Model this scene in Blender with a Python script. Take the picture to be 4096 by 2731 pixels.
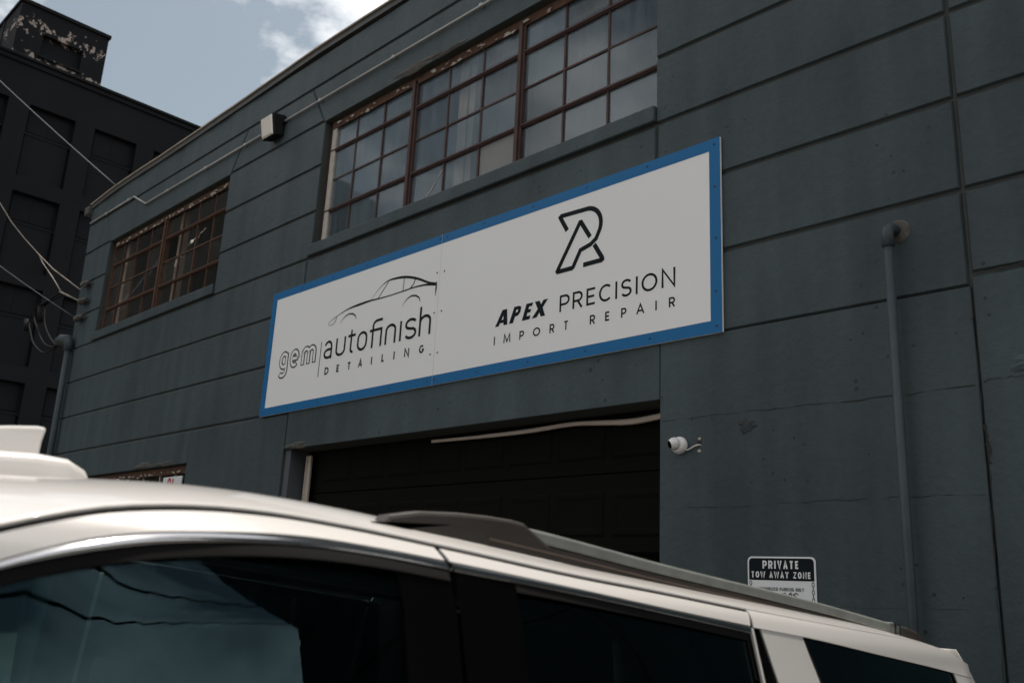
import bpy, bmesh, math, random
import numpy as np
from mathutils import Matrix, Vector
random.seed(7)
R = math.radians
for o in list(bpy.data.objects): bpy.data.objects.remove(o)
scene = bpy.context.scene
COL = scene.collection

# ------------------------------------------------------------------ camera, sky, sun, exposure
D = 5.2            # metres from the camera to the painted facade
CAMZ = 1.8
SUN_EL, SUN_AZ = 75.0, -6.0      # azimuth measured from +Y towards +X
cam_d = bpy.data.cameras.new('camera'); cam = bpy.data.objects.new('camera', cam_d); COL.objects.link(cam)
right = Vector((0.71164142, 0.70093948, 0.04743763)); up = Vector((0.15305036, -0.22057966, 0.96328615)); fwd = Vector((-0.68566907, 0.67825398, 0.26425267))
m = Matrix((right, up, -fwd)).transposed().to_4x4(); m.translation = (0, 0, CAMZ); cam.matrix_world = m
cam_d.sensor_width = 36; cam_d.lens = 31.956; cam_d.clip_start = 0.05; cam_d.clip_end = 2000
cam_d.dof.use_dof = True; cam_d.dof.focus_distance = 5.2; cam_d.dof.aperture_fstop = 4.0
scene.camera = cam
scene.view_settings.view_transform = 'Standard'; scene.view_settings.look = 'None'
scene.view_settings.gamma = 1.0; scene.view_settings.exposure = 0.54
scene.render.engine = 'CYCLES'; cy = scene.cycles; cy.max_bounces = 6; cy.diffuse_bounces = 3; cy.glossy_bounces = 3; cy.transparent_max_bounces = 8; cy.caustics_reflective = False; cy.caustics_refractive = False

world = bpy.data.worlds.new('World'); scene.world = world; world.use_nodes = True
nt = world.node_tree; nt.nodes.clear()
def N(nt, t, **k):
    n = nt.nodes.new(t)
    for a, b in k.items():
        if a.startswith('i_'): n.inputs[a[2:].replace('_', ' ')].default_value = b
        else: setattr(n, a, b)
    return n
sky = N(nt, 'ShaderNodeTexSky', sky_type='NISHITA', sun_disc=False, sun_elevation=R(SUN_EL), sun_rotation=R(SUN_AZ), altitude=100, air_density=1.2, dust_density=2.5, ozone_density=1.5)
hsv = N(nt, 'ShaderNodeHueSaturation'); hsv.inputs['Saturation'].default_value = 0.55; hsv.inputs['Hue'].default_value = 0.476; hsv.inputs['Value'].default_value = 0.73
tc = N(nt, 'ShaderNodeTexCoord'); mp = N(nt, 'ShaderNodeMapping'); mp.inputs['Scale'].default_value = (1.6, 1.6, 3.2); mp.inputs['Location'].default_value = (13.2, 12.55, 1.03)
cn = N(nt, 'ShaderNodeTexNoise'); cn.inputs['Scale'].default_value = 1.5; cn.inputs['Detail'].default_value = 9; cn.inputs['Roughness'].default_value = 0.58
cr = N(nt, 'ShaderNodeValToRGB'); cr.color_ramp.elements[0].position = 0.45; cr.color_ramp.elements[1].position = 0.60
cmul = N(nt, 'ShaderNodeMath', operation='MULTIPLY'); cmul.inputs[1].default_value = 1.0
mix = N(nt, 'ShaderNodeMix', data_type='RGBA'); mix.inputs['B'].default_value = (12, 11.9, 11.8, 1)
bg = N(nt, 'ShaderNodeBackground'); bg.inputs['Strength'].default_value = 0.10
wo = N(nt, 'ShaderNodeOutputWorld'); L = nt.links.new
L(sky.outputs[0], hsv.inputs['Color']); L(tc.outputs['Generated'], mp.inputs[0]); L(mp.outputs[0], cn.inputs['Vector']); L(cn.outputs['Fac'], cr.inputs[0]); L(cr.outputs[0], cmul.inputs[0])
L(cmul.outputs[0], mix.inputs['Factor']); L(hsv.outputs[0], mix.inputs['A']); L(mix.outputs['Result'], bg.inputs['Color']); L(bg.outputs[0], wo.inputs[0])

sd = bpy.data.lights.new('sun', 'SUN'); sd.energy = 2.7; sd.angle = R(0.53); sd.color = (1.0, 0.93, 0.84)
sun = bpy.data.objects.new('sun', sd); COL.objects.link(sun)
sv = Vector((math.cos(R(SUN_EL)) * math.sin(R(SUN_AZ)), math.cos(R(SUN_EL)) * math.cos(R(SUN_AZ)), math.sin(R(SUN_EL))))
sun.rotation_euler = sv.to_track_quat('Z', 'Y').to_euler(); sun.location = (0, 20, 40)

# ------------------------------------------------------------------ helpers
ORG = {}
def tag(o, label=None, cat=None, group=None, kind=None):
    if label: o['label'] = label
    if cat: o['category'] = cat
    if group: o['group'] = group
    if kind: o['kind'] = kind
    return o
def thing(name, loc, label, cat, group=None):
    o = bpy.data.objects.new(name, None); o.empty_display_size = 0.2; COL.objects.link(o); o.location = loc; ORG[o] = Vector(loc)
    return tag(o, label, cat, group)
def link(name, me, parent=None, at=None):
    o = bpy.data.objects.new(name, me); COL.objects.link(o)
    if parent is not None: o.parent = parent
    base = ORG.get(parent, Vector((0, 0, 0))) if parent is not None else Vector((0, 0, 0))
    if at is not None: o.location = Vector(at) - base; ORG[o] = Vector(at)
    else: ORG[o] = base.copy()
    return o
def mk(name, verts, faces, mat, parent=None, smooth=False, at=None, bevel=0, solid=0, sub=0):
    """mesh object from world-space vertices"""
    base = Vector(at) if at is not None else (ORG[parent] if parent is not None else Vector((0, 0, 0)))
    me = bpy.data.meshes.new(name)
    me.from_pydata([(v[0] - base[0], v[1] - base[1], v[2] - base[2]) for v in verts], [], faces)
    bm = bmesh.new(); bm.from_mesh(me); bmesh.ops.recalc_face_normals(bm, faces=bm.faces) if not smooth == 'keep' else None
    bm.to_mesh(me); bm.free()
    me.materials.append(mat)
    if smooth:
        for p in me.polygons: p.use_smooth = True
    o = link(name, me, parent, at)
    if solid: md = o.modifiers.new('solid', 'SOLIDIFY'); md.thickness = abs(solid); md.offset = -1 if solid > 0 else 1
    if bevel: md = o.modifiers.new('bevel', 'BEVEL'); md.width = bevel; md.segments = 2; md.limit_method = 'ANGLE'; md.angle_limit = R(35)
    if sub: md = o.modifiers.new('sub', 'SUBSURF'); md.levels = sub; md.render_levels = sub
    return o
class MB:
    def __init__(s): s.v = []; s.f = []
    def add(s, v, f):
        n = len(s.v); s.v += [tuple(p) for p in v]; s.f += [tuple(i + n for i in q) for q in f]; return s
    def box(s, x0, x1, y0, y1, z0, z1):
        return s.add([(x0, y0, z0), (x1, y0, z0), (x1, y1, z0), (x0, y1, z0), (x0, y0, z1), (x1, y0, z1), (x1, y1, z1), (x0, y1, z1)],
                     [(0, 3, 2, 1), (4, 5, 6, 7), (0, 1, 5, 4), (1, 2, 6, 5), (2, 3, 7, 6), (3, 0, 4, 7)])
    def tube(s, pts, r, n=10, caps=True):
        pts = [Vector(p) for p in pts]; rs = r if isinstance(r, (list, tuple)) else [r] * len(pts)
        vs = []; fs = []
        t0 = (pts[1] - pts[0]).normalized(); ref = Vector((0, 0, 1)) if abs(t0.z) < .9 else Vector((1, 0, 0)); u = t0.cross(ref).normalized()
        for i, p in enumerate(pts):
            t = (pts[min(i + 1, len(pts) - 1)] - pts[max(i - 1, 0)]).normalized(); u = (u - t * u.dot(t)).normalized(); w = t.cross(u)
            vs += [p + rs[i] * (math.cos(2 * math.pi * k / n) * u + math.sin(2 * math.pi * k / n) * w) for k in range(n)]
        for i in range(len(pts) - 1):
            for k in range(n): fs.append((i * n + k, i * n + (k + 1) % n, (i + 1) * n + (k + 1) % n, (i + 1) * n + k))
        if caps: fs += [tuple(range(n))[::-1], tuple((len(pts) - 1) * n + k for k in range(n))]
        return s.add(vs, fs)
    def lathe(s, c, axis, prof, n=24):
        c = Vector(c); a = Vector(axis).normalized(); u = a.orthogonal().normalized(); w = a.cross(u); vs = []; fs = []
        for (h, r) in prof: vs += [c + a * h + r * (math.cos(2 * math.pi * k / n) * u + math.sin(2 * math.pi * k / n) * w) for k in range(n)]
        for i in range(len(prof) - 1):
            for k in range(n): fs.append((i * n + k, i * n + (k + 1) % n, (i + 1) * n + (k + 1) % n, (i + 1) * n + k))
        fs += [tuple(range(n))[::-1], tuple((len(prof) - 1) * n + k for k in range(n))]
        return s.add(vs, fs)
    def prism(s, poly, x0, x1, f=None):
        """polygon in two coordinates extruded; f(a,b,t)->point"""
        n = len(poly); s.add([f(a, b, x0) for a, b in poly] + [f(a, b, x1) for a, b in poly],
              [tuple(range(n)), tuple(range(2 * n - 1, n - 1, -1))] + [(i, (i + 1) % n, n + (i + 1) % n, n + i) for i in range(n)]); return s
    def build(s, name, mat, parent=None, **k): return mk(name, s.v, s.f, mat, parent, **k)
def catenary(a, b, sag, n=24):
    a, b = Vector(a), Vector(b); return [a.lerp(b, i / n) - Vector((0, 0, 4 * sag * (i / n) * (1 - i / n))) for i in range(n + 1)]
def hermite(pts):
    xs = [p[0] for p in pts]; ys = [p[1] for p in pts]; n = len(xs)
    d = [(ys[i + 1] - ys[i]) / (xs[i + 1] - xs[i]) for i in range(n - 1)]
    ms = [d[0]] + [(d[i - 1] * (xs[i + 1] - xs[i]) + d[i] * (xs[i] - xs[i - 1])) / (xs[i + 1] - xs[i - 1]) for i in range(1, n - 1)] + [d[-1]]
    def f(x):
        if x <= xs[0]: return ys[0] + ms[0] * (x - xs[0])
        if x >= xs[-1]: return ys[-1] + ms[-1] * (x - xs[-1])
        i = next(k for k in range(n - 1) if x <= xs[k + 1]); h = xs[i + 1] - xs[i]; t = (x - xs[i]) / h
        return (2*t**3-3*t*t+1)*ys[i] + (t**3-2*t*t+t)*h*ms[i] + (-2*t**3+3*t*t)*ys[i+1] + (t**3-t*t)*h*ms[i+1]
    return f

# ------------------------------------------------------------------ materials
def newmat(name):
    m = bpy.data.materials.new(name); m.use_nodes = True; t = m.node_tree; p = t.nodes['Principled BSDF']; return m, t, p
def simple(name, col, rough=.5, metal=0.0, var=0.0, scale=8.0, bump=0.0, coat=0.0, spec=0.5):
    m, t, p = newmat(name); p.inputs['Roughness'].default_value = rough; p.inputs['Metallic'].default_value = metal
    p.inputs['Coat Weight'].default_value = coat; p.inputs['Specular IOR Level'].default_value = spec
    c = (*col, 1); p.inputs['Base Color'].default_value = c
    tcn = N(t, 'ShaderNodeTexCoord'); no = N(t, 'ShaderNodeTexNoise'); no.inputs['Scale'].default_value = scale; no.inputs['Detail'].default_value = 6
    t.links.new(tcn.outputs['Object'], no.inputs['Vector'])
    if var:
        mx = N(t, 'ShaderNodeMix', data_type='RGBA'); mx.inputs['A'].default_value = (*[x * (1 - var) for x in col], 1); mx.inputs['B'].default_value = (*[min(1, x * (1 + var)) for x in col], 1)
        t.links.new(no.outputs['Fac'], mx.inputs['Factor']); t.links.new(mx.outputs['Result'], p.inputs['Base Color'])
    if bump:
        b = N(t, 'ShaderNodeBump'); b.inputs['Strength'].default_value = bump; b.inputs['Distance'].default_value = .01
        t.links.new(no.outputs['Fac'], b.inputs['Height']); t.links.new(b.outputs[0], p.inputs['Normal'])
    return m
def wallpaint(name, col, pits=1.0, groove=False):
    m, t, p = newmat(name); lk = t.links.new
    g = N(t, 'ShaderNodeNewGeometry')
    big = N(t, 'ShaderNodeTexNoise'); big.inputs['Scale'].default_value = 0.7; big.inputs['Detail'].default_value = 5; lk(g.outputs['Position'], big.inputs['Vector'])
    mapp = N(t, 'ShaderNodeMapping'); mapp.inputs['Scale'].default_value = (3.5, 3.5, .35); lk(g.outputs['Position'], mapp.inputs[0])
    st = N(t, 'ShaderNodeTexNoise'); st.inputs['Scale'].default_value = 1.2; st.inputs['Detail'].default_value = 6; lk(mapp.outputs[0], st.inputs['Vector'])
    fine = N(t, 'ShaderNodeTexNoise'); fine.inputs['Scale'].default_value = 22; fine.inputs['Detail'].default_value = 8; fine.inputs['Roughness'].default_value = .65; lk(g.outputs['Position'], fine.inputs['Vector'])
    a1 = N(t, 'ShaderNodeMath', operation='ADD'); lk(big.outputs['Fac'], a1.inputs[0]); lk(st.outputs['Fac'], a1.inputs[1])
    a2 = N(t, 'ShaderNodeMath', operation='MULTIPLY_ADD'); a2.inputs[1].default_value = .5; lk(fine.outputs['Fac'], a2.inputs[0]); lk(a1.outputs[0], a2.inputs[2])
    mr = N(t, 'ShaderNodeMapRange'); mr.inputs['From Min'].default_value = .92; mr.inputs['From Max'].default_value = 1.6; lk(a2.outputs[0], mr.inputs['Value'])
    mx = N(t, 'ShaderNodeMix', data_type='RGBA'); mx.inputs['A'].default_value = (*[x * .72 for x in col], 1); mx.inputs['B'].default_value = (col[0] * 1.34, col[1] * 1.28, col[2] * 1.24, 1); lk(mr.outputs[0], mx.inputs['Factor'])
    # bug holes in the cast concrete, clustered
    vo = N(t, 'ShaderNodeTexVoronoi'); vo.inputs['Scale'].default_value = 13; vo.inputs['Randomness'].default_value = 1; lk(g.outputs['Position'], vo.inputs['Vector'])
    sep = N(t, 'ShaderNodeSeparateColor'); lk(vo.outputs['Color'], sep.inputs[0])
    rad = N(t, 'ShaderNodeMath', operation='MULTIPLY'); rad.inputs[1].default_value = .24; lk(sep.outputs[0], rad.inputs[0])
    cl = N(t, 'ShaderNodeTexNoise'); cl.inputs['Scale'].default_value = 1.6; cl.inputs['Detail'].default_value = 2; lk(g.outputs['Position'], cl.inputs['Vector'])
    clr = N(t, 'ShaderNodeMapRange'); clr.inputs['From Min'].default_value = .42; clr.inputs['From Max'].default_value = .66; clr.inputs['To Max'].default_value = pits; lk(cl.outputs['Fac'], clr.inputs['Value'])
    rad2 = N(t, 'ShaderNodeMath', operation='MULTIPLY'); lk(rad.outputs[0], rad2.inputs[0]); lk(clr.outputs[0], rad2.inputs[1])
    lt = N(t, 'ShaderNodeMath', operation='LESS_THAN'); lk(vo.outputs['Distance'], lt.inputs[0]); lk(rad2.outputs[0], lt.inputs[1])
    mx2 = N(t, 'ShaderNodeMix', data_type='RGBA'); mx2.inputs['B'].default_value = (*[x * .5 for x in col], 1); lk(lt.outputs[0], mx2.inputs['Factor']); lk(mx.outputs['Result'], mx2.inputs['A'])
    # rare chips down to pale concrete
    v2 = N(t, 'ShaderNodeTexVoronoi'); v2.inputs['Scale'].default_value = 3.1; lk(g.outputs['Position'], v2.inputs['Vector'])
    s2 = N(t, 'ShaderNodeSeparateColor'); lk(v2.outputs['Color'], s2.inputs[0])
    gt = N(t, 'ShaderNodeMath', operation='GREATER_THAN'); gt.inputs[1].default_value = .86; lk(s2.outputs[1], gt.inputs[0])
    l2 = N(t, 'ShaderNodeMath', operation='LESS_THAN'); l2.inputs[1].default_value = .03; lk(v2.outputs['Distance'], l2.inputs[0])
    an = N(t, 'ShaderNodeMath', operation='MULTIPLY'); lk(gt.outputs[0], an.inputs[0]); lk(l2.outputs[0], an.inputs[1])
    mx3 = N(t, 'ShaderNodeMix', data_type='RGBA'); mx3.inputs['B'].default_value = (.34, .30, .26, 1); lk(an.outputs[0], mx3.inputs['Factor']); lk(mx2.outputs['Result'], mx3.inputs['A'])
    lk(mx3.outputs['Result'], p.inputs['Base Color'])
    p.inputs['Roughness'].default_value = .6; p.inputs['Specular IOR Level'].default_value = .25
    h = N(t, 'ShaderNodeMath', operation='MULTIPLY_ADD'); h.inputs[1].default_value = -1.2; lk(lt.outputs[0], h.inputs[0]); lk(fine.outputs['Fac'], h.inputs[2])
    big2 = N(t, 'ShaderNodeTexNoise'); big2.inputs['Scale'].default_value = 5; big2.inputs['Detail'].default_value = 3; lk(g.outputs['Position'], big2.inputs['Vector'])
    h2 = N(t, 'ShaderNodeMath', operation='MULTIPLY_ADD'); h2.inputs[1].default_value = .9; lk(big2.outputs['Fac'], h2.inputs[0]); lk(h.outputs[0], h2.inputs[2])
    b = N(t, 'ShaderNodeBump'); b.inputs['Strength'].default_value = .45; b.inputs['Distance'].default_value = .012; lk(h2.outputs[0], b.inputs['Height']); lk(b.outputs[0], p.inputs['Normal'])
    return m
def glass(name, tint, dust=(.2, .2, .2), dmin=0.0, dmax=0.0, refl=1.6, streak=True):
    m = bpy.data.materials.new(name); m.use_nodes = True; t = m.node_tree; t.nodes.clear(); lk = t.links.new
    out = N(t, 'ShaderNodeOutputMaterial'); tr = N(t, 'ShaderNodeBsdfTransparent'); tr.inputs[0].default_value = (*tint, 1)
    gl = N(t, 'ShaderNodeBsdfGlossy'); gl.inputs['Roughness'].default_value = .0 if dmax == 0 else .035; gl.inputs['Color'].default_value = (.95, .97, 1, 1) if dmax > 0 else (.55, .85, .95, 1)
    lw = N(t, 'ShaderNodeLayerWeight'); pw = N(t, 'ShaderNodeMath', operation='POWER'); pw.inputs[1].default_value = 5; lk(lw.outputs['Facing'], pw.inputs[0]); fr = N(t, 'ShaderNodeMath', operation='MULTIPLY_ADD'); fr.inputs[1].default_value = .96; fr.inputs[2].default_value = .04; lk(pw.outputs[0], fr.inputs[0])
    mu = N(t, 'ShaderNodeMath', operation='MULTIPLY', use_clamp=True); mu.inputs[1].default_value = refl; lk(fr.outputs[0], mu.inputs[0])
    body = tr
    if dmax > 0:
        df = N(t, 'ShaderNodeBsdfDiffuse'); df.inputs[0].default_value = (*dust, 1)
        g = N(t, 'ShaderNodeNewGeometry'); mp = N(t, 'ShaderNodeMapping'); mp.inputs['Scale'].default_value = (9, 9, .9); lk(g.outputs['Position'], mp.inputs[0])
        no = N(t, 'ShaderNodeTexNoise'); no.inputs['Scale'].default_value = 1.5; no.inputs['Detail'].default_value = 6; lk(mp.outputs[0], no.inputs['Vector'])
        oi = N(t, 'ShaderNodeObjectInfo'); ad = N(t, 'ShaderNodeMath', operation='MULTIPLY_ADD'); ad.inputs[1].default_value = .9; lk(oi.outputs['Random'], ad.inputs[0]); lk(no.outputs['Fac'], ad.inputs[2])
        mr = N(t, 'ShaderNodeMapRange'); mr.inputs['From Min'].default_value = .4; mr.inputs['From Max'].default_value = 1.4; mr.inputs['To Min'].default_value = dmin; mr.inputs['To Max'].default_value = dmax; lk(ad.outputs[0], mr.inputs['Value'])
        bm = N(t, 'ShaderNodeMixShader'); lk(mr.outputs[0], bm.inputs[0]); lk(tr.outputs[0], bm.inputs[1]); lk(df.outputs[0], bm.inputs[2]); body = bm
    ms = N(t, 'ShaderNodeMixShader'); lk(mu.outputs[0], ms.inputs[0]); lk(body.outputs[0], ms.inputs[1]); lk(gl.outputs[0], ms.inputs[2]); lk(ms.outputs[0], out.inputs[0])
    return m
WALLC = (.047, .066, .072)
M = {}
M['wall'] = wallpaint('slate_painted_concrete', WALLC)
M['joint'] = simple('joint_dirt', (.048, .052, .046), .9, var=.4, scale=6)
M['dark_joint'] = simple('crack_dark', (.022, .022, .02), .95, var=.3)
M['chip'] = simple('spalled_concrete', (.085, .08, .07), .95, var=.5, scale=25, bump=.8)
M['smudge'] = simple('dark_grime', (.034, .042, .043), .95, var=.6, scale=30, bump=.8)
M['rust'] = simple('rusty_red_steel', (.056, .027, .022), .75, var=.55, scale=9, bump=.3)
M['rust2'] = simple('rusted_brown_steel', (.082, .037, .02), .85, var=.6, scale=14, bump=.4)
M['putty'] = simple('pale_old_paint', (.42, .38, .32), .7, var=.35, scale=12, bump=.3)
M['coping'] = simple('dark_flashing', (.05, .048, .045), .6, var=.4, scale=5)
M['copingtan'] = simple('weathered_tan_flashing', (.30, .25, .19), .7, var=.5, scale=4)
M['pane'] = glass('dusty_window_glass', (.95, .97, .96), (.23, .29, .33), .10, .42, .8)
M['pane_clear'] = glass('old_clear_glass', (.93, .94, .92), (.26, .25, .23), .02, .10, 1.0)
M['pane_board'] = simple('grey_painted_panel', (.19, .19, .18), .6, var=.15, scale=5)
M['interior'] = simple('dark_interior', (.05, .05, .048), .9, var=.3)
M['wood'] = simple('pinkish_raw_wood', (.50, .36, .29), .7, var=.25, scale=5)
M['white_sign'] = simple('white_sign_face', (.81, .795, .775), .5, var=.02, scale=1.2, spec=.25)
M['blue'] = simple('blue_sign_border', (.006, .125, .31), .5, var=.05, scale=2, spec=.2)
M['ink'] = simple('black_vinyl', (.006, .010, .012), .6, spec=.1)
M['screw'] = simple('dark_screw', (.03, .04, .05), .5, .6)
M['conduit'] = simple('galvanised_conduit', (.38, .37, .35), .5, .1, var=.2, scale=10)
M['paintpipe'] = simple('painted_pipe', (.046, .060, .066), .5, var=.2, scale=14, bump=.15, spec=.25)
M['lightbody'] = simple('black_cast_housing', (.008, .008, .009), .6, spec=.15)
M['lens'] = simple('frosted_lens', (.82, .75, .66), .25, var=.1, scale=6, coat=.5)
M['door'] = simple('black_brown_door', (.0045, .0043, .0035), .7, var=.2, scale=3, spec=.06)
M['seal'] = simple('off_white_weatherstrip', (.50, .42, .36), .6, var=.15, scale=9)
M['camwhite'] = simple('white_plastic', (.74, .72, .70), .35, var=.03)
M['black'] = simple('black_gloss', (.002, .002, .002), .25, spec=.06)
M['rubber'] = simple('black_rubber', (.008, .0075, .0075), .8, var=.2, spec=.1)
M['cable_w'] = simple('white_cable', (.60, .56, .50), .5)
M['cable_k'] = simple('black_cable', (.01, .01, .01), .8, spec=.15)
M['cable_al'] = simple('bare_aluminium_strand', (.21, .18, .15), .6, .2, var=.95, scale=4)
M['porcelain'] = simple('dirty_insulator', (.05, .045, .04), .4)
M['asphalt'] = simple('worn_concrete_yard', (.09, .083, .072), .9, var=.3, scale=30, bump=.5)
M['backwall'] = simple('plain_dark_wall', (.07, .078, .084), .8, var=.15, scale=1.5)
M['roof'] = simple('tar_roof', (.05, .05, .05), .9, var=.2)
M['sign_ref'] = simple('reflective_white', (.70, .70, .70), .4, var=.03, scale=30)
M['red'] = simple('red_ink', (.42, .02, .015), .5)
M['plastic'] = simple('torn_foil_film', (.92, .82, .72), .22, 1.0)
# left tower building: black-brown brick paint, peeling near the roof house
def leftmat(name, peel):
    m, t, p = newmat(name); lk = t.links.new; g = N(t, 'ShaderNodeNewGeometry')
    n1 = N(t, 'ShaderNodeTexNoise'); n1.inputs['Scale'].default_value = .5; n1.inputs['Detail'].default_value = 6; lk(g.outputs['Position'], n1.inputs['Vector'])
    mx = N(t, 'ShaderNodeMix', data_type='RGBA'); mx.inputs['A'].default_value = (.007, .008, .0095, 1); mx.inputs['B'].default_value = (.015, .0155, .017, 1); lk(n1.outputs['Fac'], mx.inputs['Factor'])
    last = mx.outputs['Result']; p.inputs['Roughness'].default_value = .9; p.inputs['Specular IOR Level'].default_value = .12
    if peel:
        sx = N(t, 'ShaderNodeSeparateXYZ'); lk(g.outputs['Position'], sx.inputs[0])
        n2 = N(t, 'ShaderNodeTexNoise'); n2.inputs['Scale'].default_value = 4.5; n2.inputs['Detail'].default_value = 6; n2.inputs['Roughness'].default_value = .62; lk(g.outputs['Position'], n2.inputs['Vector'])
        def band(z0, w):
            a = N(t, 'ShaderNodeMath', operation='SUBTRACT'); a.inputs[1].default_value = z0; lk(sx.outputs['Z'], a.inputs[0])
            b = N(t, 'ShaderNodeMath', operation='ABSOLUTE'); lk(a.outputs[0], b.inputs[0])
            c = N(t, 'ShaderNodeMapRange'); c.inputs['From Min'].default_value = 0; c.inputs['From Max'].default_value = w; c.inputs['To Min'].default_value = .2; c.inputs['To Max'].default_value = 0; lk(b.outputs[0], c.inputs['Value']); return c.outputs[0]
        a = N(t, 'ShaderNodeMath', operation='MAXIMUM'); lk(band(21.22, .5), a.inputs[0]); lk(band(20.0, .32), a.inputs[1])
        s = N(t, 'ShaderNodeMath', operation='ADD'); lk(a.outputs[0], s.inputs[0]); lk(n2.outputs['Fac'], s.inputs[1])
        gt = N(t, 'ShaderNodeMapRange'); gt.inputs['From Min'].default_value = .69; gt.inputs['From Max'].default_value = .71; lk(s.outputs[0], gt.inputs['Value'])
        m3 = N(t, 'ShaderNodeMix', data_type='RGBA'); m3.inputs['B'].default_value = (.30, .25, .22, 1); lk(gt.outputs[0], m3.inputs['Factor']); lk(last, m3.inputs['A']); last = m3.outputs['Result']
    lk(last, p.inputs['Base Color']); return m
M['left'] = leftmat('black_painted_brick', False); M['leftpeel'] = leftmat('peeling_black_paint', True)

# ------------------------------------------------------------------ ground
def gz(y): return .22 if y < -4 else (-.055 * y if y < 5.2 else -.286)
xs = [-400, -60, -20, 0, 20, 60, 400]; ys = [-400, -40, -4, -2, 0, 2, 4, 5.2, 30, 400]
tag(mk('ground', [(x, y, gz(y)) for y in ys for x in xs], [(j * 7 + i, j * 7 + i + 1, (j + 1) * 7 + i + 1, (j + 1) * 7 + i) for j in range(len(ys) - 1) for i in range(6)], M['asphalt']), kind='structure')

# ------------------------------------------------------------------ main building
def cornerx(z): return -15.96 + (7.93 - z) * .0575      # the far corner leans a little
XR = 4.8
bld = thing('painted_warehouse', (-4, D + 8, -.286), 'long slate-grey painted concrete warehouse with grooved courses and steel windows', 'building')
OPEN = [(-14.84, -10.85, 5.36, 7.07), (-8.585, -3.785, 5.36, 7.07), (-14.9, -10.94, 1.75, 3.15), (-8.69, -3.74, -.29, 3.155)]
bx = sorted({-15.9, XR} | {o[0] for o in OPEN} | {o[1] for o in OPEN}); bz = sorted({-.5, 8.05} | {o[2] for o in OPEN} | {o[3] for o in OPEN})
mb = MB()
for i in range(len(bx) - 1):
    for j in range(len(bz) - 1):
        cxm, czm = (bx[i] + bx[i + 1]) / 2, (bz[j] + bz[j + 1]) / 2
        if any(o[0] < cxm < o[1] and o[2] < czm < o[3] for o in OPEN): continue
        mb.box(bx[i] if i else -15.62, bx[i + 1], D + .021, D + .33, bz[j], bz[j + 1])
mb.build('backing_wall', M['joint'], bld)
MB().box(-15.7, -15.4, D + .331, 21, -.5, 8.05).build('side_wall', M['backwall'], bld)
MB().box(XR - .3, XR - .004, D + .331, 21, -.5, 8.05).build('side_wall', M['backwall'], bld)
MB().box(-15.7, XR, 21.001, 21.3, -.5, 8.05).build('rear_wall', M['backwall'], bld)
MB().box(-15.39, XR - .31, D + .335, 20.99, 7.75, 7.95).build('roof_slab', M['roof'], bld)
MB().box(-15.39, XR - .31, D + .335, 20.99, 4.2, 4.4).build('upper_floor', M['interior'], bld)
MB().box(-15.39, XR - .31, 9.5, 9.6, -.4, 7.74).build('partition', M['interior'], bld)
MB().box(.8, XR - .004, D + .34, 10, 8.06, 12.2).build('added_roof_block', M['backwall'], bld)  # unseen block added to raise the dark roofline reflected in the car window
# courses of cast panels with chamfered joints
def panel(quad, bev=(.018, .018, .018, .018), gap=(.007, .007, .007, .007), dep=.026, name='wall_panel'):
    """quad: BL,BR,TR,TL in (x,z); bev/gap per edge bottom,right,top,left"""
    def inset(q, off):
        n = 4; ln = []
        for i in range(4):
            a, b = Vector(q[i]), Vector(q[(i + 1) % 4]); d = (b - a).normalized(); nn = Vector((-d.y, d.x)); ln.append((a + nn * off[i], d))
        r = []
        for i in range(4):
            (p, d), (q2, e) = ln[i - 1], ln[i]; cr = d.x * e.y - d.y * e.x; t = ((q2 - p).x * e.y - (q2 - p).y * e.x) / cr; r.append(p + d * t)
        return r
    o = inset(quad, gap); f = inset(quad, [a + b for a, b in zip(gap, bev)])
    v = [(p.x, D + dep, p.y) for p in o] + [(p.x, D + .004, p.y) for p in f]
    # slightly eased front edge
    f2 = inset([tuple(p) for p in f], (.004,) * 4); v += [(p.x, D, p.y) for p in f2]
    fs = [(8, 9, 10, 11)] + [(i, (i + 1) % 4, 4 + (i + 1) % 4, 4 + i) for i in range(4)] + [(4 + i, 4 + (i + 1) % 4, 8 + (i + 1) % 4, 8 + i) for i in range(4)]
    mk(name, v, fs, M['wall'], bld)
def rect(x0, x1, z0, z1, l=None, **k):
    x0b, x0t = (cornerx(z0), cornerx(z1)) if x0 is None else (x0, x0)
    panel([(x0b, z0), (x1, z0), (x1, z1), (x0t, z1)], **k)
S0 = .001; sh = lambda b, r, t, l: dict(bev=(.010 if b else .002, .014 if r else .002, .021 if t else .002, .014 if l else .002), gap=(.005 if b else S0, .004 if r else S0, .005 if t else S0, .004 if l else S0))
ZL = [8.05, 7.64, 7.085, 6.507, 5.922, 5.345, 4.757, 4.164, 3.573]
for x0, x1 in ((None, -1.62), (-1.62, 1.2), (1.2, XR)): rect(x0, x1, ZL[1], ZL[0], **sh(1, 1, 0, x0 is not None))
a, b = ZL[2], ZL[1]
xl = cornerx(a); panel([(xl, a), (-14.84, a), (-15.19, b), (cornerx(b), b)], **sh(1, 1, 1, 0))
panel([(-14.84, 7.07), (-10.84, 7.07), (-10.49, b), (-15.19, b)], **sh(0, 1, 1, 1))
panel([(-10.84, a), (-8.615, a), (-8.96, b), (-10.49, b)], **sh(1, 1, 1, 1))
panel([(-8.615, 7.07), (-3.78, 7.07), (-3.43, b), (-8.96, b)], **sh(0, 1, 1, 1))
panel([(-3.78, a), (-1.62, a), (-1.62, b), (-3.43, b)], **sh(1, 1, 1, 1))
for x0, x1 in ((-1.62, 1.2), (1.2, XR)): rect(x0, x1, a, b, **sh(1, x1 < 3, 1, 1))
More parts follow.
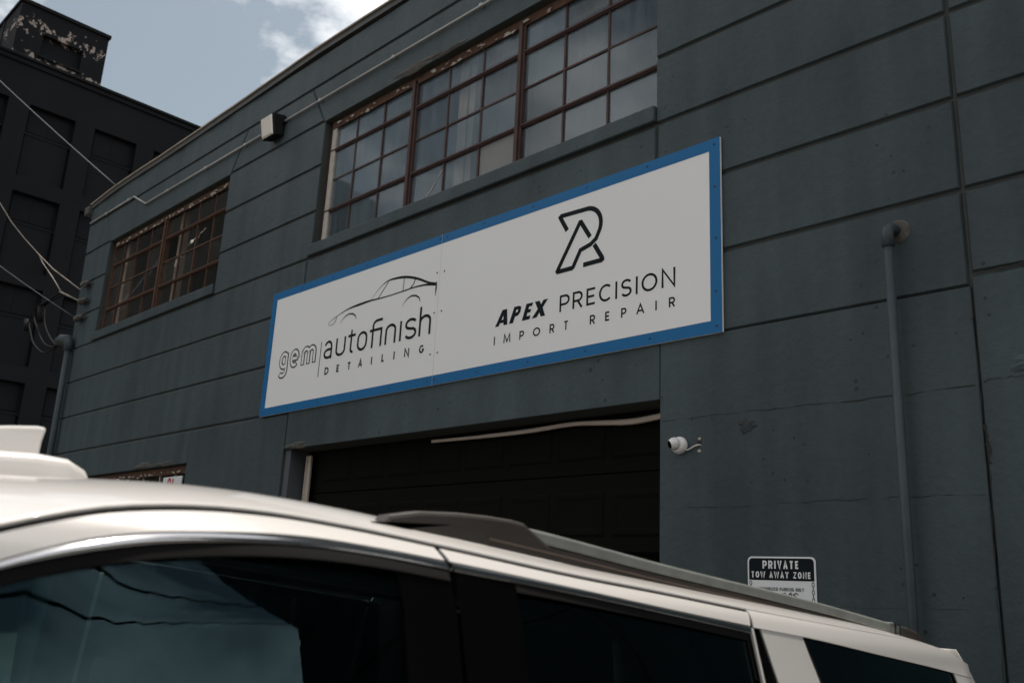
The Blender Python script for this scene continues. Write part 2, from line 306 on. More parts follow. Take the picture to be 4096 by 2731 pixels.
for k in (2, 3, 4):
    z1, z0 = ZL[k], ZL[k + 1]
    rect(None, -14.84, z0, z1, **sh(1, 0, 1, 0)); rect(-10.85, -8.585, z0, z1, **sh(1, 0, 1, 0)); rect(-3.785, -1.62, z0, z1, **sh(1, 1, 1, 0))
    for x0, x1 in ((-1.62, 1.2), (1.2, XR)): rect(x0, x1, z0, z1, **sh(1, x1 < 3, 1, 1))
for k in (5, 6, 7):
    z1, z0 = ZL[k], ZL[k + 1]
    for x0, x1 in ((None, -8.65), (-8.65, -3.78), (-3.78, -1.62), (-1.62, 1.2), (1.2, XR)):
        zz = 3.645 if (k == 7 and x0 is not None and x0 >= -1.63) else z0
        rect(x0, x1, zz, z1, **sh(1, x1 < 3, 1, x0 is not None))
rect(None, -14.9, -.5, ZL[8], **sh(0, 0, 1, 0)); rect(-14.9, -10.94, 3.15, ZL[8], **sh(0, 0, 1, 0)); rect(-14.9, -10.94, -.5, 1.65, **sh(0, 0, 0, 0))
rect(-10.94, -8.69, -.5, ZL[8], **sh(0, 0, 1, 0)); rect(-8.69, -3.74, 3.155, ZL[8], **sh(0, 0, 0, 1)); rect(-3.74, -1.62, -.5, ZL[8], **sh(0, 0, 0, 0))
rect(-1.612, 1.2, -.5, 3.645, **sh(0, 1, 1, 0)); rect(1.2, XR, -.5, 3.645, **sh(0, 0, 1, 1))
# coping: dark flashing with a weathered tan lip, slightly uneven
cp = hermite([(-16.0, 8.04), (-15, 8.10), (-13, 8.115), (-10.6, 8.15), (-8.6, 8.19), (-7.3, 8.17), (-4, 8.14), (0, 8.15), (8, 8.13)])
def ribbon(name, f0, f1, y0, y1, mat, x0=-16.0, x1=XR + .03, n=120):
    v = []; fs = []
    for i in range(n + 1):
        x = x0 + (x1 - x0) * i / n; w = .006 * math.sin(x * 5.1) + .004 * math.sin(x * 13.7 + 1); a, b = f0(x) + w, f1(x) + w; v += [(x, y0 + w, a), (x, y1, a), (x, y1, b), (x, y0 + w, b)]
    for i in range(n):
        for k in range(4): fs.append((4 * i + k, 4 * i + (k + 1) % 4, 4 * i + 4 + (k + 1) % 4, 4 * i + 4 + k))
    fs += [(0, 1, 2, 3), (4 * n + 3, 4 * n + 2, 4 * n + 1, 4 * n)]
    return mk(name, v, fs, mat, bld)
ribbon('coping', lambda x: cp(x) - .10, lambda x: cp(x) - .025, D - .03, D + .4, M['coping'])
ribbon('coping_lip', lambda x: cp(x) - .023, lambda x: cp(x), D - .05, D + .42, M['copingtan'])
mb = MB().box(-16.1, -15.93, D - .09, D + .1, 7.83, 7.98); mb.build('gutter_end', M['coping'], bld, bevel=.02)

# steel windows ----------------------------------------------------
def steel_window(x0, x1, z0, z1, cols, mulls, rows, thick_rows, mat, panemat, boards=(), yq=D + .11, sill=True, jambmat=None, name='steel_window', broken=()):
    """cols: x of every vertical bar; mulls: subset that are heavy mullions; rows: z of the horizontal bars"""
    fr = MB(); fr.box(x0 + .002, x0 + .045, yq - .02, yq + .03, z0, z1); fr.box(x1 - .035, x1 - .002, yq - .02, yq + .03, z0, z1); fr.box(x0 + .046, x1 - .036, yq - .02, yq + .03, z1 - .05, z1 - .002); fr.box(x0 + .046, x1 - .036, yq - .02, yq + .03, z0, z0 + .03)
    for x in cols:
        if x not in mulls: fr.box(x - .010, x + .010, yq - .014, yq + .018, z0 + .031, z1 - .051)
    for z in rows:
        t = .021 if z in thick_rows else .009; p = .024 if z in thick_rows else .0125
        fr.box(x0 + .046, x1 - .036, yq - p, yq + .017, z - t, z + t)
        if z in thick_rows: fr.box(x0 + .046, x1 - .036, yq - p - .012, yq - p - .001, z - t * .35, z + t * .35)
    w = fr.build(name, mat, bld)
    for x in mulls:
        mm = MB(); mm.box(x - .043, x + .043, yq - .035, yq + .05, z0, z1 - .052); mm.box(x - .022, x + .022, yq - .058, yq - .0355, z0, z1 - .052); mm.build('mullion', mat, w, bevel=.006)
    if jambmat: MB().box(x0 + .046, x0 + .135, yq - .03, yq + .03, z0 + .031, z1 - .06).build('jamb_strip', jambmat, w, bevel=.01)
    xs_ = [x0 + .046] + list(cols) + [x1 - .036]; zs_ = [z0 + .03] + sorted(rows) + [z1 - .052]
    for i in range(len(xs_) - 1):
        for j in range(len(zs_) - 1):
            a, b, c, d = xs_[i] + .008, xs_[i + 1] - .008, zs_[j] + .008, zs_[j + 1] - .008
            mat_ = M['pane_board'] if (i, j) in boards else panemat
            cx_, cz_ = (a + b) / 2, (c + d) / 2; hx, hz = (b - a) / 2, (d - c) / 2
            o = mk('pane', [(cx_ - hx, yq, cz_ - hz), (cx_ + hx, yq, cz_ - hz), (cx_ + hx, yq, cz_ + hz), (cx_ - hx, yq, cz_ + hz)], [(0, 1, 2, 3)], mat_, w, at=(cx_, yq, cz_), solid=.004)
            o.rotation_euler = (R(random.uniform(-.35, .35)), 0, R(random.uniform(-.5, .5)))
    if sill: MB().box(x0 - .055, x1 + .002, D - .03, D + .2, z0 - .135, z0 + .004).build('sill', M['wall'], w, bevel=.012)
    # flaking paint along the head
    fl = MB()
    for _ in range(46):
        x = random.uniform(x0 + .1, x1 - .1); z = z1 - random.uniform(.055, .11); s_ = random.uniform(.01, .05)
        pts = [(x + s_ * random.uniform(.6, 1.6) * math.cos(t_), yq - .045 - random.uniform(0, .015), z + .35 * s_ * math.sin(t_) + .2 * s_ * random.uniform(-1, 1)) for t_ in (0, 1.2, 2.3, 3.4, 4.6, 5.5)]
        fl.add(pts, [(0, 1, 2, 3, 4, 5)])
    tag(fl.build('flaking_paint', M['putty'], w), kind='stuff')
    MB().box(x0 + .047, x1 - .037, yq - .035, yq - .0205, z1 - .1, z1 - .004).build('head_strip', M['rust2'], w, bevel=.004)
    return w
rowsz = [5.915, 6.303, 6.686]
w_main = steel_window(-8.58, -3.79, 5.495, 7.065, [-8.05, -7.54, -6.99, -6.45, -5.94, -5.40, -4.86, -4.356], [-6.99, -5.40], rowsz, [5.915, 6.686], M['rust'], M['pane'], boards=((5, 0),), jambmat=M['putty'])
w_left = steel_window(-14.83, -10.86, 5.495, 7.06, [-14.43, -13.93, -13.41, -12.885, -12.345, -11.845, -11.37], [-12.885], [5.89, 6.27, 6.65], [5.89, 6.65], M['rust2'], M['pane_clear'], boards=())
w_low = steel_window(-14.89, -10.95, 1.755, 3.145, [-14.4, -13.9, -13.4, -12.9, -12.38, -11.86, -11.42], [], [2.1, 2.45, 2.8], [2.45], M['putty'], M['pane_clear'])
# crack across one pane, and the wood just inside the big window
def crack(name, pts, w, y, parent, mat, jit=.0, sub=6):
    P = []
    for (a, b), (c, d) in zip(pts[:-1], pts[1:]):
        for i in range(sub): t = i / sub; P.append((a + (c - a) * t + random.uniform(-jit, jit), b + (d - b) * t + random.uniform(-jit, jit)))
    P.append(pts[-1]); v = []; f = []
    for i, p in enumerate(P):
        q0, q1 = P[max(i - 1, 0)], P[min(i + 1, len(P) - 1)]; d = Vector((q1[0] - q0[0], q1[1] - q0[1])); d = d.normalized() if d.length else Vector((1, 0)); n = Vector((-d.y, d.x)); ww = w * random.choice((.08, .3, .5, .8, 1.0))
        v += [(p[0] + n.x * ww, y, p[1] + n.y * ww), (p[0] - n.x * ww, y, p[1] - n.y * ww)]
    f = [(2 * i, 2 * i + 1, 2 * i + 3, 2 * i + 2) for i in range(len(P) - 1)]
    return mk(name, v, f, mat, parent)
crack('cracked_edge', [(-6.47, 5.82), (-6.60, 5.68), (-6.75, 5.53)], .006, D + .1, w_main, M['putty'], .004)
MB().box(-6.355, -6.225, D + .16, D + .25, 5.37, 7.065).build('timber_post', M['wood'], bld, bevel=.006)
MB().box(-6.215, -6.13, D + .175, D + .25, 5.37, 7.065).build('timber_post', M['wood'], bld, bevel=.006)
MB().box(-8.57, -3.8, D + .26, D + .29, 6.90, 7.065).build('timber_header', M['wood'], bld)
for x in (-12.66, -11.15, -14.6): MB().box(x, x + .11, D + .2, D + .3, 5.37, 7.065).build('timber_post', M['wood'], bld, bevel=.006)
# torn crinkled film behind the far window
fp = [(-11.70, 6.56), (-11.83, 6.50), (-11.97, 6.47), (-12.16, 6.42), (-12.3, 6.33), (-12.45, 6.24), (-12.6, 6.14), (-12.76, 6.07), (-12.96, 6.0), (-13.2, 5.94), (-13.40, 5.895), (-13.6, 5.87)]
v = []; f = []; k = 0
for i in range(len(fp) - 1):
    for j in range(3):
        t = j / 3; x = fp[i][0] + (fp[i + 1][0] - fp[i][0]) * t; z = fp[i][1] + (fp[i + 1][1] - fp[i][1]) * t; w_ = random.choice((.004, .015, .03, .042))
        v += [(x + random.uniform(-.015, .015), D + .15 + random.uniform(-.02, .02), z + w_), (x + random.uniform(-.015, .015), D + .15 + random.uniform(-.02, .02), z - w_)]
f = [(2 * i, 2 * i + 1, 2 * i + 3, 2 * i + 2) for i in range(len(v) // 2 - 1)]
tag(mk('plastic_film', v, f, M['plastic'], w_left, solid=.001))
# spalls and cracks in the paint
def blob(name, cx_, cz_, rx, rz, parent, mat, y=D - .003, n=22, bulge=.012):
    v = [(cx_, y - bulge, cz_)]; ph = random.uniform(0, 6)
    for ring, fr_ in ((0, .6), (1, 1.0)):
        for i in range(n):
            t_ = 2 * math.pi * i / n; r_ = fr_ * (1 + .18 * math.sin(3 * t_ + ph) + .12 * math.sin(7 * t_ + 2 * ph) + random.uniform(-.08, .08)); v.append((cx_ + rx * r_ * math.cos(t_), y - (bulge * random.uniform(.3, 1) if ring == 0 else -.004), cz_ + rz * r_ * math.sin(t_)))
    f = [(0, 1 + i, 1 + (i + 1) % n) for i in range(n)] + [(1 + i, 1 + n + i, 1 + n + (i + 1) % n, 1 + (i + 1) % n) for i in range(n)]
    return mk(name, v, f, mat, parent)
blob('spalled_patch', -6.95, 7.12, .36, .055, bld, M['chip']); blob('spalled_patch', -6.4, 7.10, .3, .03, bld, M['chip'])
blob('spalled_patch', -8.45, 3.185, .22, .035, bld, M['chip']); blob('spalled_patch', -12.2, 3.19, .3, .04, bld, M['chip']); blob('spalled_patch', -11.6, 3.18, .25, .03, bld, M['chip'])
blob('spalled_patch', -3.05, 2.905, .07, .05, bld, M['smudge'], bulge=.004)
for pts, w_ in (([(-3.72, 2.997), (-3.3, 3.003), (-2.7, 2.998), (-2.084, 2.995), (-1.642, 3.004)], .004), ([(-3.73, 2.395), (-3.27, 2.389), (-2.66, 2.404), (-2.07, 2.415), (-1.64, 2.411)], .0022), ([(-3.73, 1.81), (-2.5, 1.8), (-1.64, 1.82)], .0018)):
    crack('crack', pts, w_, D - .0025, bld, M['dark_joint'], .006, 9)
crack('crack', [(-1.622, 3.6), (-1.622, 3.19), (-1.62, 2.75), (-1.605, 2.56), (-1.62, 2.2), (-1.629, 1.8), (-1.63, 1.2)], .0035, D - .003, bld, M['dark_joint'], .006, 7)
crack('crack', [(-1.612, 2.78), (-1.604, 2.68), (-1.6, 2.57)], .014, D - .0035, bld, M['dark_joint'], .004, 5)
crack('crack', [(-1.61, 3.645), (-1.3, 3.65), (-.9, 3.65)], .008, D - .003, bld, M['dark_joint'], .008, 9)
crack('crack', [(-1.60, 3.02), (-1.35, 3.03), (-1.0, 3.0)], .004, D - .003, bld, M['dark_joint'], .008, 9)
blob('spalled_patch', -1.4, 1.62, .1, .2, bld, M['chip'], bulge=.01)
blob('spalled_patch', -1.35, 3.1, .1, .09, bld, M['wall'], bulge=.012)

# garage door, half raised --------------------------------------------
dy = D + .25
gd = MB().box(-8.74, -3.70, dy + .03, dy + .07, 2.11, 3.6).build('garage_door', M['door'], bld)
for zi, (z0, z1) in enumerate(((2.115, 2.695), (2.705, 3.28))):
    MB().box(-8.68, -3.745, dy + .012, dy + .0295, z0, z1).build('door_section', M['door'], gd, bevel=.004)
    for i in range(9):
        xa = -8.26 - .007 + .562 * i if i else -8.265
        xa = -8.27 + .558 * i; xb = xa + .49
        if xb > -3.76: continue
        pz0, pz1 = z0 + .11, min(z1 - .12, z0 + .46)
        p = MB(); q = lambda e, y: [(xa + e, dy + .0118 + (y - dy - .0118) * .5, pz0 + e), (xb - e, dy + .0118 + (y - dy - .0118) * .5, pz0 + e), (xb - e, dy + .0118 + (y - dy - .0118) * .5, pz1 - e), (xa + e, dy + .0118 + (y - dy - .0118) * .5, pz1 - e)]
        p.add(q(0, dy + .0118) + q(.02, dy - .006) + q(.045, dy - .006) + q(.07, dy + .004), [(i_ + 4 * r_, (i_ + 1) % 4 + 4 * r_, (i_ + 1) % 4 + 4 * r_ + 4, i_ + 4 * r_ + 4) for r_ in range(3) for i_ in range(4)] + [(12, 13, 14, 15)])
        p.build('door_panel', M['door'], gd)
MB().box(-8.685, -8.58, D + .03, dy + .02, -.28, 3.15).build('door_jamb', M['backwall'], bld)
def strip2(name, top, bot, y, mat, parent, n=40, th=.02):
    ft, fb = hermite(top), hermite(bot); x0, x1 = top[0][0], top[-1][0]; v = []; f = []
    for i in range(n + 1):
        x = x0 + (x1 - x0) * i / n; a, b = ft(x), fb(x); bul = .015
        v += [(x, y, a), (x, y - bul, a * .7 + b * .3), (x, y - bul * .6, a * .45 + b * .55), (x, y - bul, a * .25 + b * .75), (x, y, b)]
    f = [(5 * i + k, 5 * i + k + 1, 5 * i + 6 + k, 5 * i + 5 + k) for i in range(n) for k in range(4)]
    return mk(name, v, f, mat, parent, smooth=True, solid=.006)
strip2('weatherstrip', [(-6.445, 3.116), (-5.81, 3.108), (-5.19, 3.112), (-4.656, 3.123), (-4.38, 3.106), (-4.135, 3.096), (-3.886, 3.11), (-3.75, 3.12)], [(-6.445, 3.084), (-5.81, 3.072), (-5.19, 3.069), (-4.655, 3.082), (-4.379, 3.06), (-4.134, 3.044), (-3.886, 3.059), (-3.75, 3.07)], D + .2, M['seal'], bld)
mb = MB()
for a, b in ((-8.541, -8.505), (-8.50, -8.455), (-8.45, -8.425)): mb.box(a, b, D + .185 + .01 * (a < -8.49), D + .215, -.25, 3.105)
mb.build('jamb_seal', M['seal'], bld, bevel=.008)

# ------------------------------------------------------------------ lettering by strokes
def stroke(mb_, pts, w, y, closed=False, mit=2.2):
    """flat band along a polyline in the (x,z) plane; w a number or one width per point"""
    n = len(pts); ws = w if isinstance(w, (list, tuple)) else [w] * n; v = []
    for i in range(n):
        p = Vector(pts[i]); a = Vector(pts[i - 1]) if (i or closed) else None; b = Vector(pts[(i + 1) % n]) if (i < n - 1 or closed) else None
        d1 = (p - a).normalized() if a is not None and (p - a).length > 1e-9 else None; d2 = (b - p).normalized() if b is not None and (b - p).length > 1e-9 else None
        d1 = d1 or d2; d2 = d2 or d1; t = (d1 + d2); t = t.normalized() if t.length > 1e-6 else d1; nn = Vector((-t.y, t.x)); c = max(1 / mit, nn.dot(Vector((-d1.y, d1.x)))); h = ws[i] / 2 / c
        v += [(p.x + nn.x * h, y, p.y + nn.y * h), (p.x - nn.x * h, y, p.y - nn.y * h)]
    k = n if closed else n - 1
    mb_.add(v, [(2 * i, 2 * i + 1, 2 * ((i + 1) % n) + 1, 2 * ((i + 1) % n)) for i in range(k)])
def arc(cx_, cy_, rx, ry, a0, a1, n=14): return [(cx_ + rx * math.cos(R(a0 + (a1 - a0) * i / n)), cy_ + ry * math.sin(R(a0 + (a1 - a0) * i / n))) for i in range(n + 1)]
def sgl(): return arc(.5, .745, .46, .255, 25, 90, 6)[:-1] + arc(.5, .745, .46, .255, 90, 240, 10)[:-1] + [(.5, .5)] + arc(.5, .255, .47, .255, 60, -90, 10)[:-1] + arc(.5, .255, .47, .255, -90, -155, 6)
GL = {'A': [[(0, 0), (.5, 1), (1, 0)], [(.17, .33), (.83, .33)]], 'C': [arc(.54, .5, .54, .5, 48, 312, 26)], 'D': [[(0, 0), (0, 1), (.45, 1)] + arc(.45, .5, .55, .5, 90, -90, 16) + [(0, 0)]],
      'E': [[(1, 1), (0, 1), (0, 0), (1, 0)], [(0, .51), (.9, .51)]], 'G': [arc(.52, .5, .52, .5, 48, 335, 26) + [(1, .42), (.6, .42)]], 'H': [[(0, 0), (0, 1)], [(1, 0), (1, 1)], [(0, .5), (1, .5)]],
      'I': [[(.5, 0), (.5, 1)]], 'K': [[(0, 0), (0, 1)], [(.95, 1), (.05, .4)], [(.3, .58), (1, 0)]], 'L': [[(0, 1), (0, 0), (1, 0)]], 'M': [[(0, 0), (.06, 1), (.5, .12), (.94, 1), (1, 0)]],
      'N': [[(0, 0), (0, 1), (1, 0), (1, 1)]], 'O': [arc(.5, .5, .5, .5, 0, 360, 28)], 'P': [[(0, 0), (0, 1), (.55, 1)] + arc(.55, .73, .45, .27, 90, -90, 12) + [(0, .46)]],
      'R': [[(0, 0), (0, 1), (.55, 1)] + arc(.55, .74, .42, .26, 90, -90, 12) + [(0, .48)], [(.5, .48), (1, 0)]], 'S': [sgl()], 'T': [[(0, 1), (1, 1)], [(.5, 1), (.5, 0)]],
      'U': [[(0, 1), (0, .35)] + arc(.5, .35, .5, .35, 180, 360, 14) + [(1, 1)]], 'V': [[(0, 1), (.5, 0), (1, 1)]], 'W': [[(0, 1), (.24, 0), (.5, .9), (.76, 0), (1, 1)]], 'Y': [[(0, 1), (.5, .45), (1, 1)], [(.5, .47), (.5, 0)]], 'Z': [[(0, 1), (1, 1), (0, 0), (1, 0)]]}
def letters(spec, z0, z1, w, y, mat, parent):
    for ch, x0, x1 in spec:
        m_ = MB(); glyph(m_, ch, x0, x1, z0, z1, w, y); m_.build('letter', mat, parent)
def glyph(mb_, ch, x0, x1, z0, z1, w, y):
    """fits the stroke letter so that its outer edges reach the box"""
    if ch == 'I': a = b = (x0 + x1) / 2
    else: a, b = x0 + w / 2, x1 - w / 2
    for i, pl in enumerate(GL[ch]):
        flat = ch in 'IHLNMAVWYKTPRUX'; lo = z0 if flat else z0 + w / 2; hi = z1 if ch in 'IHNMAVWYKLU' else z1 - w / 2
        if ch in 'L': lo = z0 + w / 2
        P = [((a + (b - a) * u if ch != 'I' else a), lo + (hi - lo) * q) for u, q in pl]
        cl = (Vector(P[0]) - Vector(P[-1])).length < 1e-6
        stroke(mb_, P[:-1] if cl else P, w, y - .0002 * i, cl, 1.3 if w > .007 and z1 - z0 < .06 else 2.2)
# ------------------------------------------------------------------ the big sign
YS = D - .022
sg = thing('business_sign', (-6.24, D - .01, 3.56), 'wide white sign board with blue border above the garage door, two lettered halves', 'sign')
xj = -6.242; xa, xb, za, zb = -9.258, -3.206, 3.564, 5.031
for x0, x1 in ((xa, xj - .0015), (xj + .0015, xb)): MB().box(x0, x1, YS, D - .004, za, zb).build('sign_panel', M['white_sign'], sg, bevel=.0015)
bw = .092; yb = YS - .0012
for x0, x1 in ((xa + .001, xj - .002), (xj + .002, xb - .001)):
    for z0, z1 in ((zb - bw, zb - .001), (za + .001, za + bw)): mk('border', [(x0, yb, z0), (x1, yb, z0), (x1, yb, z1), (x0, yb, z1)], [(0, 1, 2, 3)], M['blue'], sg)
for x0, x1 in ((xa + .001, xa + .105), (xb - bw, xb - .001)): mk('border', [(x0, yb, za + bw), (x1, yb, za + bw), (x1, yb, zb - bw), (x0, yb, zb - bw)], [(0, 1, 2, 3)], M['blue'], sg)
sc = MB().lathe((0, 0, 0), (0, -1, 0), [(0, .0085), (.002, .0085), (.004, .005)], 10)
sme = None
SCR = [(-9.2, 4.99), (-8.63, 4.985), (-8.036, 4.99), (-7.435, 4.99), (-6.825, 4.99), (-6.272, 4.993), (-6.171, 4.993), (-5.661, 4.996), (-5.06, 4.993), (-4.456, 4.994), (-3.85, 4.993), (-3.256, 4.985), (-3.254, 4.652), (-3.25, 4.258), (-3.251, 3.865), (-3.251, 3.615), (-3.813, 3.613), (-4.424, 3.613), (-5.04, 3.613), (-5.65, 3.613), (-6.216, 3.613), (-6.31, 3.613), (-6.876, 3.613), (-7.486, 3.613), (-8.087, 3.613), (-8.67, 3.608), (-9.21, 3.61), (-9.205, 4.64), (-9.213, 4.252), (-9.22, 3.854), (-6.28, 4.654), (-6.176, 4.65), (-6.283, 4.26), (-6.179, 4.26), (-6.297, 3.862), (-6.195, 3.865)]
for x, z in SCR:
    if sme is None: o = sc.build('screw', M['screw'], None); sme = o.data; bpy.data.objects.remove(o)
    o = link('screw', sme, sg, at=(x, YS - .0012, z))
YT = YS - .001
ink = lambda: MB()
# "gem": outlined letters = black band with a white core
def P_gem():
    g = [arc(-8.855, 4.17, .065, .075, 40, 320, 18), [(-8.80, 4.25), (-8.80, 4.05)] + arc(-8.865, 4.05, .065, .055, 0, -150, 10)]
    e = [[(-8.70, 4.165), (-8.575, 4.165)] + arc(-8.637, 4.165, .062, .078, 0, 315, 20)]
    m_ = [[(-8.465, 4.06), (-8.465, 4.23)], [(-8.465, 4.19)] + arc(-8.41, 4.19, .053, .05, 180, 0, 10) + [(-8.357, 4.06)], [(-8.357, 4.19)] + arc(-8.30, 4.19, .055, .05, 180, 0, 10) + [(-8.245, 4.06)]]
    return g + e + m_
mb = ink()
for i, p in enumerate(P_gem()): stroke(mb, p, .068, YT - .0001 * i)
mb.build('lettering_outline', M['ink'], sg)
mb = ink()
for i, p in enumerate(P_gem()):
    q = [Vector(a) for a in p]; e0 = (q[1] - q[0]).normalized() * .011; e1 = (q[-2] - q[-1]).normalized() * .011; q[0] = q[0] + e0; q[-1] = q[-1] + e1
    stroke(mb, [tuple(a) for a in q], .036, YT - .0016 - .0001 * i)
mb.build('lettering_core', M['white_sign'], sg)
mb = ink(); stroke(mb, [(-8.127, 4.273), (-8.134, 3.888)], .012, YT); mb.build('divider_line', M['ink'], sg)
w = .028; b0, xh = 4.065 + w / 2, 4.266 - w / 2
mb = ink()
LW = [
 arc(-7.992, 4.19, .062, xh - 4.19, 155, 0, 12) + [(-7.93, 4.062)], [(-7.93, 4.168), (-7.99, 4.165)] + arc(-7.992, 4.1215, .062, .044, 90, 270, 10) + [(-7.96, b0), (-7.93, 4.10)],
 [(-7.838, 4.264), (-7.838, 4.13)] + arc(-7.765, 4.13, .073, .053, 180, 360, 12) + [(-7.692, 4.264)],
 [(-7.583, 4.315), (-7.583, 4.11)] + arc(-7.548, 4.11, .035, .033, 180, 285, 8), [(-7.64, 4.253), (-7.51, 4.253)],
 arc(-7.39, 4.195, .07, .06, 0, 180, 14) + arc(-7.39, 4.137, .07, .06, 180, 360, 14) + [(-7.32, 4.195)],
 [(-7.218, 4.063), (-7.218, 4.29)] + arc(-7.155, 4.29, .063, .052, 180, 90, 8) + [(-7.07, 4.343)], [(-7.27, 4.246), (-7.078, 4.246), (-7.078, 4.063)],
 [(-6.998, 4.063), (-6.998, 4.20)] + arc(-6.926, 4.20, .072, .054, 180, 0, 12) + [(-6.854, 4.063)],
 [(-6.77, 4.266), (-6.77, 4.063)],
 [(-6.695 + .16 * a_, 4.065 + .2 * (.04 + .92 * b_)) for a_, b_ in sgl()],
 [(-6.478, 4.355), (-6.478, 4.063)], [(-6.478, 4.20)] + arc(-6.404, 4.20, .072, .054, 180, 0, 12) + [(-6.332, 4.063)]]
for grp in ((0, 1), (2,), (3, 4), (5,), (6, 7), (8,), (9,), (10,), (11, 12)):
    mb = ink()
    for i in grp: stroke(mb, LW[i], w, YT - .0001 * i)
    mb.build('letter', M['ink'], sg)
letters((('D', -8.017, -7.942), ('E', -7.80, -7.748), ('T', -7.61, -7.547), ('A', -7.42, -7.352), ('I', -7.21, -7.187), ('L', -7.038, -6.99), ('I', -6.852, -6.829), ('N', -6.685, -6.61), ('G', -6.465, -6.393)), 3.893, 3.973, .018, YT, M['ink'], sg)
# line drawing of a coupe
mb = ink()
def curve(pts, n=30):
    f = hermite(pts); x0, x1 = pts[0][0], pts[-1][0]; return [(x0 + (x1 - x0) * i / n, f(x0 + (x1 - x0) * i / n)) for i in range(n + 1)]
def taper(p, ws): n = len(p) - 1; f = hermite([(i / (len(ws) - 1), a_) for i, a_ in enumerate(ws)]); return [max(.001, f(i / n)) for i in range(n + 1)]
c1 = curve([(-7.889, 4.517), (-7.685, 4.560), (-7.491, 4.572), (-7.293, 4.577), (-7.171, 4.572), (-6.787, 4.573), (-6.591, 4.578), (-6.424, 4.566), (-6.278, 4.540)], 40); stroke(mb, c1, taper(c1, [.006, .016, .027, .018, .013, .013, .014, .018, .026]), YT)
c2 = curve([(-7.302, 4.585), (-7.202, 4.662), (-7.10, 4.718), (-7.02, 4.735), (-6.90, 4.733), (-6.743, 4.711), (-6.549, 4.650), (-6.392, 4.58), (-6.285, 4.548)], 40); stroke(mb, c2, taper(c2, [.003, .006, .014, .022, .026, .026, .024, .022, .022]), YT - .0002)
stroke(mb, [(-7.181, 4.578), (-7.10, 4.655), (-7.03, 4.722)], .010, YT - .0004); stroke(mb, [(-6.776, 4.70), (-6.784, 4.578)], .010, YT - .0006)
stroke(mb, [(-6.60, 4.66), (-6.625, 4.615), (-6.68, 4.574)], .012, YT - .0008)
stroke(mb, [(-6.277, 4.575), (-6.281, 4.50), (-6.283, 4.425)], [.004, .022, .003], YT - .0003)
for pts in ([(-7.812, 4.42), (-7.79, 4.452), (-7.732, 4.487), (-7.67, 4.502), (-7.60, 4.492), (-7.55, 4.462), (-7.531, 4.425)], [(-6.776, 4.414), (-6.75, 4.445), (-6.698, 4.483), (-6.64, 4.498), (-6.575, 4.488), (-6.525, 4.458), (-6.502, 4.416)]): stroke(mb, pts, [.003, .006, .011, .015, .017, .014, .004], YT - .0005)
stroke(mb, [(-7.888, 4.517), (-7.95, 4.498), (-8.02, 4.47), (-8.033, 4.452), (-8.02, 4.437), (-7.985, 4.432), (-7.935, 4.44), (-7.905, 4.465), (-7.888, 4.517)], [.007, .006, .005, .005, .005, .005, .006, .008, .008], YT - .0007)
mb.build('coupe_drawing', M['ink'], sg)
# monogram
mb = ink()
stroke(mb, [(-4.653, 4.668), (-4.727, 4.79), (-4.735, 4.806), (-4.724, 4.814), (-4.45, 4.804)] + arc(-4.45, 4.65, .152, .154, 88, -30, 16) + [(-4.345, 4.522), (-4.40, 4.487), (-4.505, 4.462), (-4.577, 4.335), (-4.59, 4.328), (-4.742, 4.328), (-4.748, 4.336), (-4.518, 4.705), (-4.507, 4.705), (-4.406, 4.551)], .040, YT)
stroke(mb, [(-4.362, 4.478), (-4.277, 4.345), (-4.275, 4.334), (-4.285, 4.328), (-4.471, 4.328)], .040, YT - .0004)
mb.build('monogram', M['ink'], sg)
mb = ink()
for q in ([(-5.451, 3.978), (-5.367, 4.119), (-5.312, 4.119), (-5.300, 3.978), (-5.347, 3.978), (-5.349, 4.002), (-5.392, 4.002), (-5.405, 3.978)],
          [(-5.282, 3.978), (-5.226, 4.119), (-5.165, 4.119), (-5.142, 4.105), (-5.150, 4.062), (-5.175, 4.036), (-5.213, 4.030), (-5.233, 3.978)],
          [(-5.13, 3.978), (-5.084, 4.119), (-5.006, 4.119), (-5.016, 4.09), (-5.05, 4.09), (-5.057, 4.066), (-5.024, 4.066), (-5.034, 4.038), (-5.067, 4.038), (-5.076, 4.01), (-5.03, 4.01), (-5.04, 3.978)],
          [(-5.017, 3.978), (-4.952, 4.05), (-4.986, 4.119), (-4.933, 4.119), (-4.915, 4.085), (-4.89, 4.119), (-4.838, 4.119), (-4.895, 4.052), (-4.864, 3.978), (-4.915, 3.978), (-4.93, 4.015), (-4.962, 3.978)]):
    mk('letter', [(x, YT, z) for x, z in q], [tuple(range(len(q)))], M['ink'], sg)
mb = ink(); mb.add([(-5.372, YT - .001, 4.03), (-5.352, YT - .001, 4.03), (-5.352, YT - .001, 4.065)], [(0, 1, 2)]); mb.add([(-5.205, YT - .001, 4.065), (-5.183, YT - .001, 4.068), (-5.178, YT - .001, 4.088), (-5.197, YT - .001, 4.088)], [(0, 1, 2, 3)]); mb.build('letter_counter', M['white_sign'], sg)
letters((('P', -4.71, -4.602), ('R', -4.571, -4.464), ('E', -4.428, -4.331), ('C', -4.301, -4.172), ('I', -4.14, -4.122), ('S', -4.088, -3.981), ('I', -3.946, -3.928), ('O', -3.893, -3.748), ('N', -3.712, -3.590)), 3.977, 4.118, .019, YT, M['ink'], sg)
letters((('I', -5.458, -5.44), ('M', -5.338, -5.254), ('P', -5.15, -5.096), ('O', -4.995, -4.913), ('R', -4.81, -4.756), ('T', -4.66, -4.607), ('R', -4.387, -4.333), ('E', -4.235, -4.188), ('P', -4.081, -4.030), ('A', -3.94, -3.863), ('I', -3.768, -3.751), ('R', -3.647, -3.592)), 3.818, 3.893, .0135, YT, M['ink'], sg)

